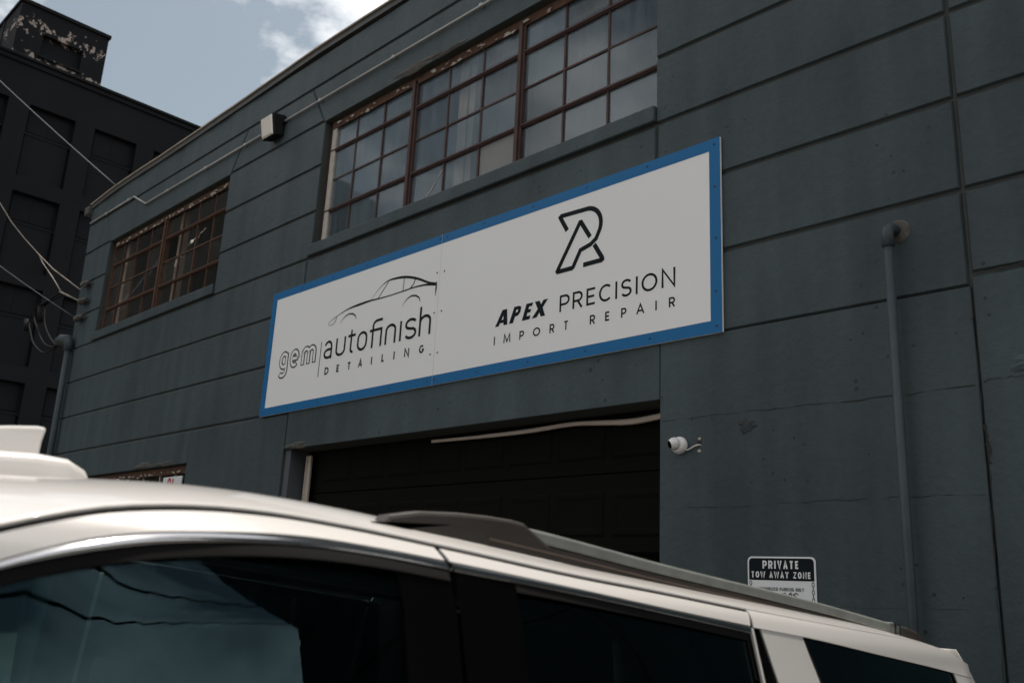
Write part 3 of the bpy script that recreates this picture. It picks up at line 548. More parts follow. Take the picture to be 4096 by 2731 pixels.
# ------------------------------------------------------------------ tow-away sign
YP = D - .008
def rr(x0, x1, z0, z1, r): return [p for cx_, cz_, a0 in ((x1 - r, z1 - r, 0), (x0 + r, z1 - r, 90), (x0 + r, z0 + r, 180), (x1 - r, z0 + r, 270)) for p in arc(cx_, cz_, r, r, a0, a0 + 90, 6)]
ps = thing('tow_away_sign', (-2.834, D - .004, 1.48), 'small white tow-away parking sign with black header behind the car roof', 'sign')
MB().prism(rr(-3.06, -2.608, 1.48, 2.08, .03), YP, D - .003, lambda a, b, t: (a, t, b)).build('sign_plate', M['sign_ref'], ps)
hd = [p for p in rr(-3.05, -2.619, 1.9, 2.07, .024) if p[1] > 1.95]; q = hd + [(-3.05, 1.939), (-2.619, 1.939)]
mk('header_band', [(x, YP - .0012, z) for x, z in q], [tuple(range(len(q)))], M['ink'], ps)
def word(name, txt, x0, x1, z0, z1, w_, y, mat, parent, gap=.22, spc=.55, wid=None):
    wd = {'I': .42, 'M': 1.25, 'W': 1.4, ' ': spc, 'E': .85, 'L': .8}; tot = sum(wd.get(c, 1) for c in txt) + gap * (len(txt) - 1); u = (x1 - x0) / tot; x = x0
    for i, c in enumerate(txt):
        ww = wd.get(c, 1) * u
        if c != ' ': letters([(c, x, x + ww)], z0, z1, w_, y - .00003 * i, mat, parent)
        x += ww + gap * u
word('lettering', 'PRIVATE', -2.956, -2.713, 2.008, 2.056, .0105, YP - .0024, M['sign_ref'], ps, .3)
word('lettering', 'TOW AWAY ZONE', -3.036, -2.638, 1.953, 1.991, .0078, YP - .0024, M['sign_ref'], ps, .3, .5)
word('lettering', 'AUTHORIZED PARKING ONLY', -2.99, -2.687, 1.878, 1.898, .0034, YP - .0012, M['ink'], ps, .25, .5)
mb = MB()
for x, zt in ((-3.040, 1.934), (-2.6285, 1.934)):
    for i in range(12):
        c_ = zt - .014 - i * .0225; stroke(mb, arc(x, c_, .0075, .0125, 0, 360, 14)[:-1] if i % 2 == 0 else [(x, c_ + .013), (x, c_ - .013)], .004 if i % 2 == 0 else .005, YP - .0012 - .0003 * (i % 2), i % 2 == 0)
mb.build('chain_border', M['ink'], ps)
mb = MB()
stroke(mb, [(-2.84, 1.835), (-2.825, 1.862), (-2.81, 1.868), (-2.80, 1.85), (-2.81, 1.835)], .004, YP - .0012); stroke(mb, [(-2.785, 1.835), (-2.782, 1.862), (-2.772, 1.868), (-2.765, 1.84)], .006, YP - .0015)
stroke(mb, [(-2.725, 1.86), (-2.74, 1.868), (-2.757, 1.858), (-2.738, 1.846), (-2.73, 1.835)], .0055, YP - .0018); stroke(mb, [(-2.88, 1.835), (-2.87, 1.86), (-2.86, 1.84)], .005, YP - .0021)
mb.build('script_lettering', M['ink'], ps)
o = link('screw', sme, ps, at=(-2.834, YP - .0014, 2.002))

# ------------------------------------------------------------------ sign standing in the lower window
wsn = thing('window_sign', (-11.38, D + .05, 2.0), 'white board with red lettering propped in the lower window beside the door', 'sign')
MB().prism(rr(-11.63, -11.105, 2.0, 3.008, .02), D + .045, D + .06, lambda a, b, t: (a, t, b)).build('board', M['sign_ref'], wsn)
mb = MB(); stroke(mb, [(-11.48 + .14 * q_, 2.985 - .1 * (1 - p_)) for p_, q_ in sgl()], .03, D + .043); mb.build('lettering', M['red'], wsn)

# ------------------------------------------------------------------ fittings on the facade
cd = thing('electrical_conduit', (-9, D - .02, 7.38), 'thin grey conduit running under the roof edge with a jog', 'conduit')
yc = D - .024
MB().tube([(-15.88, yc, 7.655), (-14.08, yc, 7.652)], .014, 8).build('pipe', M['conduit'], cd, smooth=True)
MB().tube([(-14.08, yc, 7.652), (-13.56, yc, 7.385)], .014, 8).build('pipe', M['conduit'], cd, smooth=True)
MB().tube([(-13.56, yc, 7.385), (-9.92, yc, 7.386)], .014, 8).build('pipe', M['conduit'], cd, smooth=True)
MB().tube([(-9.55, yc, 7.388), (-1.0, yc, 7.37)], .014, 8).build('pipe', M['conduit'], cd, smooth=True)
for x in (-15.2, -14.3, -12.8, -11.6, -10.5, -8.72, -7.3, -5.9, -4.5, -3.1): MB().box(x - .02, x + .02, yc - .018, D - .002, 7.365 if x > -13.6 else 7.63, 7.405 if x > -13.6 else 7.675).build('strap', M['conduit'], cd, bevel=.004)
fl = thing('wall_floodlight', (-9.73, D, 7.15), 'black wall-pack floodlight with a frosted lens on the conduit', 'floodlight')
hs = MB(); hs.add([(-9.80, D - .001, 7.20), (-9.53, D - .001, 7.20), (-9.53, D - .001, 7.49), (-9.80, D - .001, 7.49), (-9.84, D - .13, 7.17), (-9.55, D - .13, 7.17), (-9.55, D - .18, 7.47), (-9.84, D - .18, 7.47)], [(0, 1, 2, 3), (0, 4, 5, 1), (1, 5, 6, 2), (2, 6, 7, 3), (3, 7, 4, 0), (4, 7, 6, 5)]); hs.build('housing', M['lightbody'], fl, bevel=.018)
ln = MB(); ln.add([(-9.825, D - .134, 7.19), (-9.57, D - .134, 7.19), (-9.57, D - .182, 7.45), (-9.825, D - .182, 7.45), (-9.81, D - .152, 7.205), (-9.59, D - .152, 7.205), (-9.59, D - .197, 7.435), (-9.81, D - .197, 7.435)], [(0, 1, 5, 4), (1, 2, 6, 5), (2, 3, 7, 6), (3, 0, 4, 7), (4, 5, 6, 7)]); ln.build('lens', M['lens'], fl)
MB().box(-9.62, -9.5, D - .045, D - .001, 7.36, 7.42).build('knockout_box', M['lightbody'], fl, bevel=.006)

pp = thing('wall_pipe', (-2.03, D - .07, -.28), 'slate-painted vertical pipe with an elbow into the wall at right', 'pipe')
MB().tube([(-2.03, D - .085, -.28), (-2.03, D - .085, 3.94)], .028, 16).build('pipe', M['paintpipe'], pp, smooth=True)
MB().tube([(-2.03, D - .085, 3.88), (-2.03, D - .085, 3.95), (-2.028, D - .08, 3.985), (-2.022, D - .05, 4.005), (-2.012, D - .02, 4.0)], [.036, .036, .037, .036, .034], 16).build('elbow', M['paintpipe'], pp, smooth=True)
MB().tube([(-2.02, D - .05, 4.004), (-2.0, D + .01, 3.995)], .028, 16).build('stub', M['paintpipe'], pp, smooth=True)
MB().lathe((-2.0, D - .004, 3.995), (0, -1, 0), [(-.002, .075), (.004, .06), (.006, .03)], 18).build('hole_ring', M['chip'], pp)
for z in (.6,): MB().box(-2.075, -1.985, D - .06, D - .001, z, z + .035).build('strap', M['paintpipe'], pp)

ca = thing('security_camera', (-3.56, D, 2.81), 'white turret security camera on the wall right of the door', 'camera')
MB().lathe((-3.56, D - .001, 2.815), (-.05, -1, -.02), [(0, .058), (.012, .06), (.03, .058), (.042, .05), (.05, .042)], 28).build('base', M['camwhite'], ca, smooth=True, bevel=.004)
MB().lathe((-3.572, D - .06, 2.822), (-.55, -.8, -.32), [(-.04, .012), (-.036, .022), (-.026, .034), (-.01, .042), (.01, .043), (.024, .038), (.034, .031), (.036, .029)], 28).build('eyeball', M['camwhite'], ca, smooth=True)
ax = Vector((-.55, -.8, -.32)).normalized(); MB().lathe(Vector((-3.572, D - .06, 2.822)) + ax * .0355, ax, [(0, .0285), (.003, .027), (.004, .012)], 24).build('lens', M['black'], ca)
MB().tube([(-3.53, D - .012, 2.785), (-3.50, D - .014, 2.778), (-3.475, D - .014, 2.787), (-3.448, D - .013, 2.80), (-3.42, D - .011, 2.808), (-3.40, D + .004, 2.808)], .0055, 8).build('cable', M['cable_w'], ca, smooth=True)
hb = blob('cable_hole', -3.412, 2.822, .02, .022, ca, M['dark_joint'], y=D - .004, bulge=.002)
blob('paint_chip', -3.412, 2.85, .012, .01, ca, M['putty'], y=D - .004, bulge=.002); blob('paint_chip', -3.415, 2.768, .014, .01, ca, M['putty'], y=D - .004, bulge=.002)

ms = thing('service_mast', (-15.63, D - .08, -.28), 'slate-painted electrical service mast with a weatherhead at the far corner', 'mast')
MB().tube([(-15.40, D - .08, -.28), (-15.64, D - .08, 3.57), (-15.68, D - .08, 5.36)], .05, 14).build('mast_pipe', M['paintpipe'], ms, smooth=True)
MB().tube([(-15.68, D - .08, 5.3), (-15.69, D - .08, 5.42), (-15.72, D - .1, 5.49), (-15.82, D - .16, 5.5), (-15.9, D - .2, 5.46)], [.065, .08, .095, .09, .07], 14).build('weatherhead', M['paintpipe'], ms, smooth=True)
for k_, pts in enumerate(([(-15.85, 5.43), (-16.09, 5.40), (-16.59, 5.56), (-17.08, 5.9), (-17.41, 6.2), (-17.26, 6.35), (-17.03, 6.35), (-16.6, 6.38), (-16.22, 6.4)], [(-15.85, 5.41), (-16.22, 5.37), (-16.66, 5.40), (-17.24, 5.66), (-17.49, 5.88), (-17.7, 6.1), (-17.65, 6.23), (-17.3, 6.33), (-16.7, 6.39), (-16.2, 6.42)], [(-15.85, 5.45), (-16.1, 5.45), (-16.5, 5.65), (-16.9, 5.95), (-17.05, 6.2), (-17.1, 6.34), (-16.9, 6.37), (-16.5, 6.37), (-16.24, 6.38)])):
    P = [Vector((a_, D - .2 + .03 * k_, b_)) for a_, b_ in pts]; Q = []
    for i in range(len(P) - 1):
        p0, p1, p2, p3 = P[max(i - 1, 0)], P[i], P[i + 1], P[min(i + 2, len(P) - 1)]
        for j in range(5): t = j / 5; Q.append(.5 * ((2 * p1) + (p2 - p0) * t + (2 * p0 - 5 * p1 + 4 * p2 - p3) * t * t + (3 * p1 - p0 - 3 * p2 + p3) * t ** 3))
    MB().tube(Q + [P[-1]], .015, 8).build('drip_loop', M['cable_k'], ms, smooth=True)
for c0, c1 in (((-17.15, 6.3), (-17.03, 6.02)), ((-17.80, 6.18), (-17.68, 5.97))): MB().tube([(c0[0], D - .19, c0[1]), (c1[0], D - .19, c1[1])], .05, 10).build('splice_cover', M['cable_k'], ms, smooth=True)
for x, z, wh in ((-15.42, 6.42, 'upper'), (-15.41, 6.12, 'middle'), (-15.45, 5.83, 'lower')):
    q = thing('wire_insulator', (x, D, z), wh + 'most dark spool insulator bolted beside the far corner' if wh != 'middle' else 'middle dark spool insulator bolted beside the far corner', 'insulator', 'insulators at the building corner')
    MB().tube([(x, D, z), (x, D - .09, z)], .018, 8).build('bolt', M['porcelain'], q); MB().lathe((x - .16, D - .07, z + .01), (1, 0, 0), [(0, .04), (.04, .055), (.08, .035), (.12, .055), (.16, .05), (.32, .03)], 12).build('spool', M['porcelain'], q)
# overhead wires
def wire(label, pts, r, mat):
    return tag(MB().tube(pts, r, 7).build('overhead_wire', mat, None, smooth=True), label, 'wire', 'overhead wires')
A0 = Vector((-17.8, 5.0, 7.465))
start = Vector((-8.508, 2.0, 4.871)); start = Vector((0, 0, CAMZ)) + (start - Vector((0, 0, CAMZ))) * 2.1     # just outside the left edge of the view
wA = [start + (start - A0) * 1.2 + Vector((0, 0, .3))] + [start, start.lerp(A0, .3) - Vector((0, 0, .06)), start.lerp(A0, .62) - Vector((0, 0, .05)), A0]
wire('twisted pale service cable sagging in from upper left to the corner', wA + [Vector((-17.52, 5.0, 7.25)), Vector((-16.78, 5.0, 6.80)), Vector((-16.2, 5.0, 6.42))], .0095, M['cable_al'])
wire('pale support strand splitting off the service cable to the upper insulator', [A0, Vector((-16.8, 5.0, 6.95)), Vector((-15.5, 5.08, 6.33)), Vector((-15.36, 5.12, 6.40))], .0095, M['cable_al'])
wire('short pale strand tying the cable end to the middle insulator', [Vector((-16.25, 5.0, 6.42)), Vector((-15.9, 5.0, 6.30)), Vector((-15.45, 5.08, 6.12))], .016, M['cable_al'])
sB = Vector((0, 0, CAMZ)) + (Vector((-8.135, 2.0, 4.253)) - Vector((0, 0, CAMZ))) * 2.1; eB = Vector((-15.55, 5.1, 5.85))
wire('thin grey wire running to the lower insulator', catenary(sB + (sB - eB) * 1.5, eB, .1), .009, M['paintpipe'])
sC = Vector((0, 0, CAMZ)) + (Vector((-9.519, 2.0, 6.547)) - Vector((0, 0, CAMZ))) * 2.1; eC = Vector((-14.97, 5.15, 8.12))
wire('thin greenish wire crossing the dark building to the roof edge', catenary(sC + (sC - eC) * 1.5, eC, .12), .011, simple('green_wire', (.045, .065, .06), .6))

# ------------------------------------------------------------------ dark building across the alley, left
XB = -34.0; k = XB / -24.0
lb = thing('dark_brick_building', (XB - 6, 2, -.29), 'tall black-painted building with recessed bays and rooftop hut beyond the warehouse', 'building')
ztop = 19.83
MB().box(XB - 12, XB - .25, -14, 26, -.5, ztop - .02).build('wall', M['left'], lb)
Y0 = 8.29; pitch = 2.34; rows = [18.1 - 3.38 * i for i in range(5)]
js = range(-9, 8)
mbp = []
for j in js:
    y0 = Y0 + pitch * j - (pitch - 1.63)
    MB().box(XB - .249, XB, y0, y0 + pitch - 1.63, -.4, 18.1).build('pilaster', M['left'], lb)
y_a, y_b = Y0 + pitch * js[0] - .71, Y0 + pitch * js[-1] + 1.63
MB().box(XB - .249, XB, y_a, y_b, 18.101, ztop - .3).build('parapet_wall', M['left'], lb)
MB().box(XB - .249, XB + .08, y_a, y_b + .4, ztop - .3, ztop - .12).build('cornice', M['left'], lb, bevel=.02); MB().box(XB - .3, XB + .16, y_a, y_b + .4, ztop - .119, ztop).build('cornice_cap', M['left'], lb, bevel=.02)
for zi in rows[:-1]: MB().box(XB - .249, XB - .004, y_a, y_b, zi - 3.38 + .001, zi - 2.8).build('spandrel', M['left'], lb)
wme = pme = sme2 = None
for zi in rows:
    for j in js:
        y0 = Y0 + pitch * j
        if wme is None:
            w0 = MB().box(-.02, .02, 0, 1.63, -1.04, 0).add([], []); f = MB().box(0, .03, .1, 1.53, -.98, -.06); f.box(0, .045, .78, .84, -.98, -.06)
            o = f.build('t', M['left']); wme = o.data; bpy.data.objects.remove(o); o = MB().box(0, .12, -.001, 1.631, -1.14, -1.04).build('t', M['left']); sme2 = o.data; bpy.data.objects.remove(o)
            o = MB().box(0, .1, 0.06, 1.57, -2.78, -1.141).build('t', M['left']); pme = o.data; bpy.data.objects.remove(o)
        wo_ = link('boarded_window', wme, lb, at=(XB - .249, y0, zi)); link('window_sill', sme2, wo_, at=(XB - .249, y0, zi)); link('recessed_panel', pme, lb, at=(XB - .249, y0, zi))
# rooftop hut with peeling paint
ty0, ty1, tz1 = 7.37, 10.57, 22.16
hut = MB(); hut.box(XB - 4.5, XB - .12, ty0, ty0 + .9, ztop - .02, tz1 - .15); hut.box(XB - 4.5, XB - .12, ty1 - .85, ty1, ztop - .02, tz1 - .15); hut.box(XB - 4.5, XB - .12, ty0 + .9, ty1 - .85, 21.06, tz1 - .15); hut.box(XB - 4.5, XB - .12, ty0 + .9, ty1 - .85, ztop - .02, 20.2); hut.box(XB - 4.5, XB - .32, ty0 + .9, ty1 - .85, 20.2, 21.06)
h_ = hut.build('rooftop_hut', M['leftpeel'], lb)
MB().box(XB - 4.6, XB - .04, ty0 - .06, ty1 + .06, tz1 - .149, tz1).build('hut_cap', M['left'], h_, bevel=.02); MB().box(XB - .12, XB - .05, ty0 + .85, ty1 - .8, 20.1, 20.2).build('hut_sill', M['leftpeel'], h_); MB().box(XB - 2.2, XB - 2.0, ty0 - .03, ty0 - .001, ztop, tz1 - .15).build('hut_seam', M['left'], h_)

# ------------------------------------------------------------------ car
XC = -1.965
carp, ct, cpn = newmat('silver_metallic_paint'); cpn.inputs['Base Color'].default_value = (.635, .607, .578, 1); cpn.inputs['Metallic'].default_value = .06; cpn.inputs['Roughness'].default_value = .42; cpn.inputs['Coat Weight'].default_value = .8; cpn.inputs['Coat Roughness'].default_value = .03
flk = N(ct, 'ShaderNodeTexNoise'); flk.inputs['Scale'].default_value = 900; tcc = N(ct, 'ShaderNodeTexCoord'); ct.links.new(tcc.outputs['Object'], flk.inputs['Vector']); fb_ = N(ct, 'ShaderNodeBump'); fb_.inputs['Strength'].default_value = .05; fb_.inputs['Distance'].default_value = .001; ct.links.new(flk.outputs['Fac'], fb_.inputs['Height']); ct.links.new(fb_.outputs[0], cpn.inputs['Normal'])
M['paint'] = carp
M['chrome'] = simple('chrome_trim', (.62, .62, .63), .12, 1.0)
M['railgrey'] = simple('weathered_grey_rail', (.20, .21, .195), .5, .1, var=.35, scale=14)
M['railbead'] = simple('brown_dust_bead', (.10, .075, .06), .8, var=.3, scale=20)
M['railblack'] = simple('faded_black_plastic', (.032, .026, .021), .6, var=.4, scale=9)
M['carglass'] = glass('car_glass', (.48, .58, .58), refl=.58); M['privacy'] = glass('privacy_glass', (.16, .18, .17), refl=1.3); M['wshield'] = glass('windscreen', (.85, .88, .87), refl=.8)
M['tyre'] = simple('tyre_rubber', (.02, .02, .02), .85, var=.2, scale=30); M['alloy'] = simple('alloy', (.45, .45, .46), .3, .9); M['cabin'] = simple('cabin_trim', (.035, .035, .037), .8, var=.2); M['seatmat'] = simple('grey_leather', (.07, .07, .075), .6, var=.2, scale=6)
M['headlamp'] = simple('lamp_lens', (.7, .7, .72), .08, coat=1); M['taillamp'] = simple('tail_lens', (.35, .01, .01), .1, coat=1)
HW = hermite([(0.2, .90), (.5, .985), (.9, 1.0), (1.20, .985), (1.29, .900), (1.36, .882), (1.46, .858), (1.56, .834), (1.68, .805), (1.80, .776), (1.86, .761), (1.89, .744), (1.92, .706), (1.97, .62), (2.1, .5)])
def gzc(y): return -.055 * y
def side(y, z, e=0.0, s=1): return (XC + s * (HW(z - gzc(y)) + e), y, z)
ZG = hermite([(-.95, 1.20), (-.75, 1.27), (-.5, 1.41), (-.3, 1.52), (0, 1.69), (.2, 1.785), (.36, 1.846), (.48, 1.878), (.597, 1.894), (.752, 1.900), (.918, 1.891), (1.103, 1.873), (1.437, 1.838), (1.726, 1.814), (2.04, 1.786), (2.6, 1.742), (3.1, 1.70), (3.3, 1.672), (3.45, 1.63)])
TT = hermite([(-.7, 1.18), (-.55, 1.28), (-.3, 1.44), (0, 1.635), (.2, 1.742), (.36, 1.807), (.436, 1.832), (.523, 1.850), (.641, 1.861), (.808, 1.866), (.945, 1.858), (1.078, 1.846), (1.413, 1.811), (1.69, 1.781), (2.04, 1.746)])
GT = hermite([(-.7, 1.16), (-.5, 1.28), (-.3, 1.415), (0, 1.615), (.2, 1.725), (.36, 1.793), (.42, 1.810), (.52, 1.831), (.636, 1.844), (.80, 1.849), (.937, 1.842), (1.068, 1.829), (1.403, 1.797), (1.7, 1.765), (2.03, 1.727)])
QT = hermite([(2.05, 1.744), (2.298, 1.722), (2.709, 1.676), (3.294, 1.609), (3.4, 1.595)])
BELT = lambda y: 1.275 + gzc(y)
car = thing('silver_suv', (XC, 1.0, gzc(1.0)), 'silver full-size SUV with grey roof rails parked in the foreground', 'car')
def patch(name, y0, y1, ft, fb, mat, e=0.0, ny=40, nz=6, s=1, parent=None, solid=.004, yt=None, yb=None):
    """surface on the car side between two height lines; yt/yb give slanted ends as functions of t"""
    v = []
    for i in range(ny + 1):
        for j in range(nz + 1):
            q = j / nz; a0 = y0 if not callable(y0) else y0(q); a1 = y1 if not callable(y1) else y1(q); y = a0 + (a1 - a0) * i / ny
            zt, zb_ = ft(y), fb(y); v.append(side(y, zt + (zb_ - zt) * q, e(q) if callable(e) else e, s))
    f = [(i * (nz + 1) + j, i * (nz + 1) + j + 1, (i + 1) * (nz + 1) + j + 1, (i + 1) * (nz + 1) + j) for i in range(ny) for j in range(nz)]
    if s < 0: f = [q[::-1] for q in f]
    o = mk(name, v, f, mat, parent or car, smooth='keep'); 
    for p_ in o.data.polygons: p_.use_smooth = True
    md = o.modifiers.new('solid', 'SOLIDIFY'); md.thickness = solid; md.offset = -1
    es = o.modifiers.new('split', 'EDGE_SPLIT'); es.split_angle = R(38)
    return o
WF, WR, WRAD = -.85, 2.45, .40
def arch(y, lo):
    z = lo + gzc(y)
    for c in (WF, WR):
        if abs(y - c) < .48: z = max(z, gzc(c) + .40 + math.sqrt(.48 ** 2 - (y - c) ** 2))
    return z
for s in (1, -1):
    d1 = patch('front_door', -.25, 1.085, lambda y: BELT(y) , lambda y: arch(y, .42), M['paint'], 0, 30, 10, s)
    patch('door_frame', -.62, 1.083, lambda y: ZG(y) - .0065, lambda y: TT(y) + .001, M['paint'], .004, 60, 6, s, d1)
    patch('chrome_trim', -.60, 1.079, lambda y: TT(y), lambda y: GT(y), M['chrome'], (lambda q: .001 + .009 * math.sin(math.pi * q) ** .6 - .006 * q), 60, 8, s, d1, .012)
    patch('window_glass', -.5, .985, lambda y: GT(y) + .012, lambda y: BELT(y) - .02, M['carglass'], -.008, 40, 10, s, d1, .003)
    patch('window_seal', -.5, 1.078, lambda y: GT(y) + .004, lambda y: GT(y) - .016, M['rubber'], -.001, 40, 2, s, d1, .004)
    patch('pillar_cover', .965, 1.081, lambda y: GT(y) + .003, lambda y: BELT(y), M['black'], .000, 6, 8, s, d1, .006)
    MB().box(XC + s * 1.0, XC + s * 1.035, .62, .82, 1.07 - .04, 1.1 - .04).build('door_handle', M['paint'], d1, bevel=.01)
    d2 = patch('rear_door', 1.095, 2.05, lambda y: BELT(y), lambda y: arch(y, .42), M['paint'], 0, 30, 10, s)
    patch('door_frame', 1.095, lambda q: 2.062 - .02 * q, lambda y: ZG(y) - .0065, lambda y: TT(y) + .001, M['paint'], .004, 40, 6, s, d2)
    patch('chrome_trim', 1.092, 2.045, lambda y: TT(y), lambda y: GT(y), M['chrome'], (lambda q: .001 + .009 * math.sin(math.pi * q) ** .6 - .006 * q), 40, 8, s, d2, .012)
    patch('pillar_cover', 1.095, 1.24, lambda y: GT(y) + .003, lambda y: BELT(y), M['black'], .000, 6, 8, s, d2, .006)
    patch('window_glass', 1.235, 2.03, lambda y: GT(y) + .012, lambda y: BELT(y) - .02, M['privacy'], -.008, 30, 10, s, d2, .003)
    patch('window_seal', 1.24, 2.03, lambda y: GT(y) + .004, lambda y: GT(y) - .014, M['rubber'], -.001, 40, 2, s, d2, .004)
    patch('window_divider', lambda q: 1.80 + .02 * q, lambda q: 1.84 + .02 * q, lambda y: GT(y), lambda y: BELT(y), M['rubber'], -.013, 3, 8, s, d2, .006)
    patch('door_edge', lambda q: 2.036 + .0 * q, lambda q: 2.046 + .0 * q, lambda y: TT(y) - .004, lambda y: BELT(y), M['paint'], .008, 2, 12, s, d2, .006)
    patch('door_seal', lambda q: 2.048 - .0 * q, lambda q: 2.088 + .14 * q, lambda y: TT(y) - .006, lambda y: BELT(y), M['black'], -.002, 4, 12, s, d2, .01)
    MB().box(XC + s * 1.0, XC + s * 1.035, 1.62, 1.82, 1.0, 1.03).build('door_handle', M['paint'], d2, bevel=.01)
    ql = patch('quarter_panel', 2.06, 3.62, lambda y: BELT(y), lambda y: arch(y, .5), M['paint'], 0, 40, 10, s)
    patch('roof_side', lambda q: 2.068 - .012 * q, 3.44, ZG, QT, M['paint'], .004, 44, 8, s, ql)
    patch('rear_pillar', lambda q: 2.09 + .14 * q, lambda q: 2.295 + .20 * q, lambda y: QT(y), lambda y: BELT(y), M['paint'], .002, 10, 14, s, ql)
    patch('quarter_seal', lambda q: 2.288 + .20 * q, lambda q: 2.32 + .2 * q, lambda y: QT(y), lambda y: BELT(y), M['rubber'], -.004, 3, 14, s, ql, .008)
    patch('quarter_glass', lambda q: 2.30 + .20 * q, lambda q: 3.31 + .14 * q, lambda y: QT(y) + .004, lambda y: BELT(y) - .01, M['privacy'], -.006, 24, 12, s, ql, .003)
    patch('tail_pillar', lambda q: 3.29 + .14 * q, lambda q: 3.45 + .18 * q, lambda y: QT(y) + .003, lambda y: BELT(y), M['paint'], .003, 6, 12, s, ql)
    fdr = patch('front_fender', -1.72, -.26, lambda y: 1.19 + gzc(y) - .10 * max(0, (-.9 - y)), lambda y: arch(y, .45), M['paint'], 0, 40, 10, s)
    patch('headlight', -1.80, -1.40, lambda y: 1.03 + gzc(y), lambda y: .85 + gzc(y), M['headlamp'], .004, 10, 4, s, fdr)
    # roof rails
    RB = hermite([(1.0, 1.921), (1.167, 1.908), (1.458, 1.882), (1.847, 1.843), (2.353, 1.797), (3.04, 1.728), (3.51, 1.668)])
    def rail_part(name, poly, v0, v1, mat, bev=.006): return MB().prism(poly, v0, v1, lambda a, b, t: (XC + s * t, a, b)).build(name, mat, rl, bevel=bev)
    n_ = 26; ysr = [1.0 + 2.51 * i / n_ for i in range(n_ + 1)]
    rl = MB().prism([(y, RB(y) - .03 + .042 * min(1, (y - 1.0) / .14)) for y in ysr] + [(y, RB(y) - .012) for y in ysr[::-1]], .585, .622, lambda a, b, t: (XC + s * t, a, b)).build('roof_rail', M['railblack'], car)
    MB().prism([(y, RB(y) - .0125 - .012 * max(0, 1 - (y - 1) / .1)) for y in ysr] + [(y, RB(y) - .06) for y in ysr[::-1]], .57, .626, lambda a, b, t: (XC + s * t, a, b)).build('rail_ditch_flange', M['paint'], rl, bevel=.004)
    MB().prism([(y, RB(y) + .004) for y in ysr[3:]] + [(y, RB(y) - .001) for y in ysr[:2:-1]], .6221, .6245, lambda a, b, t: (XC + s * t, a, b)).build('rail_bead', M['railbead'], rl)
    yr = [1.40 + 1.84 * i / 20 for i in range(21)]; rtop = hermite([(1.36, 1.934), (1.409, 1.930), (1.874, 1.884), (2.726, 1.808), (3.244, 1.753)])
    rail_part('rail_bar', [(y, rtop(y)) for y in yr] + [(y, RB(y) + .016) for y in yr[::-1]], .588, .618, M['railgrey'])
    rail_part('rail_front_foot', [(1.02, 1.905), (1.04, 1.924), (1.11, 1.937), (1.209, 1.943), (1.293, 1.944), (1.36, 1.942), (1.395, 1.938), (1.43, 1.92), (1.472, 1.898), (1.50, 1.888), (1.46, 1.86), (1.167, 1.878), (1.03, 1.888)], .578, .6215, M['railblack'], .008)
    rail_part('rail_rear_cap', [(3.245, 1.752), (3.33, 1.743), (3.41, 1.730), (3.47, 1.700), (3.51, 1.664), (3.245, 1.704)], .580, .626, M['railblack'], .008)
    rail_part('rail_bracket', [(3.20, 1.760), (3.256, 1.754), (3.256, 1.718), (3.243, 1.718), (3.243, 1.748), (3.20, 1.754)], .582, .630, M['chrome'], 0)
    # wing mirror
    mr = MB().lathe((XC + s * 1.02, -.42, 1.36), (s, 0, 0), [(0, .05), (.02, .1), (.1, .13), (.18, .12), (.22, .07)], 14).build('wing_mirror', M['paint'], car, smooth=True)
    # wheels
    for yc_ in (WF, WR):
        c_ = Vector((XC + s * .86, yc_, gzc(yc_) + WRAD)); whl = MB().lathe(c_, (s, 0, 0), [(-.13, .26), (-.13, .36), (-.11, .40), (.11, .40), (.13, .37), (.13, .27)], 36).build('wheel', M['tyre'], car, smooth=False)
        rm = MB().lathe(c_, (s, 0, 0), [(.05, .265), (.132, .262), (.12, .24), (.07, .23), (.07, .05), (.11, .045), (.115, .02)], 36)
        for q in range(6):
            a_ = q * math.pi / 3; u_ = Vector((0, math.cos(a_), math.sin(a_))); t_ = Vector((0, -math.sin(a_), math.cos(a_))); o_ = c_ + Vector((s * .10, 0, 0))
            rm.add([o_ + u_ * .03 + t_ * .03, o_ + u_ * .25 + t_ * .022, o_ + u_ * .25 - t_ * .022, o_ + u_ * .03 - t_ * .03] + [o_ + Vector((-s * .04, 0, 0)) + x_ for x_ in (u_ * .03 + t_ * .03, u_ * .25 + t_ * .022, u_ * .25 - t_ * .022, u_ * .03 - t_ * .03)], [(0, 1, 2, 3), (7, 6, 5, 4), (0, 4, 5, 1), (1, 5, 6, 2), (2, 6, 7, 3), (3, 7, 4, 0)])
        rm.build('rim', M['alloy'], whl)
# roof skin with crown and ribs; gutters are the gaps beside it
ZCR = hermite([(-.1, 1.878), (.2, 1.93), (.5, 1.949), (.752, 1.967), (1.1, 1.956), (1.437, 1.915), (2.04, 1.862), (2.6, 1.815), (3.1, 1.765), (3.45, 1.705), (3.56, 1.66)])
def roofpt(q, y):
    hg = HW(ZG(y) - gzc(y)) - .006; a_ = abs(q); v_ = q * hg; zg = ZG(y) + .004
    z = ZCR(y) - (ZCR(y) - zg) * (.88 * a_ ** 3.1 + .12 * a_ ** 12)
    for rc in (.12, .34):
        t_ = (a_ - rc) / .06
        if abs(t_) < 1 and .25 < y < 3.2: z -= .007 * (1 - t_ * t_) ** 2 * min(1, (y - .25) / .15, (3.2 - y) / .2)
    return (XC + v_, y, z)
NQ, NY = 64, 70
vv = []; 
for i in range(NY + 1):
    for j in range(NQ + 1):
        q = -1 + 2 * j / NQ; q = math.copysign(1 - (1 - abs(q)) ** 1.35, q); yh = -.06 + .27 * abs(q) ** 2.5; ye = 3.50 - .05 * q * q; y = yh + (ye - yh) * i / NY; vv.append(roofpt(q, y))
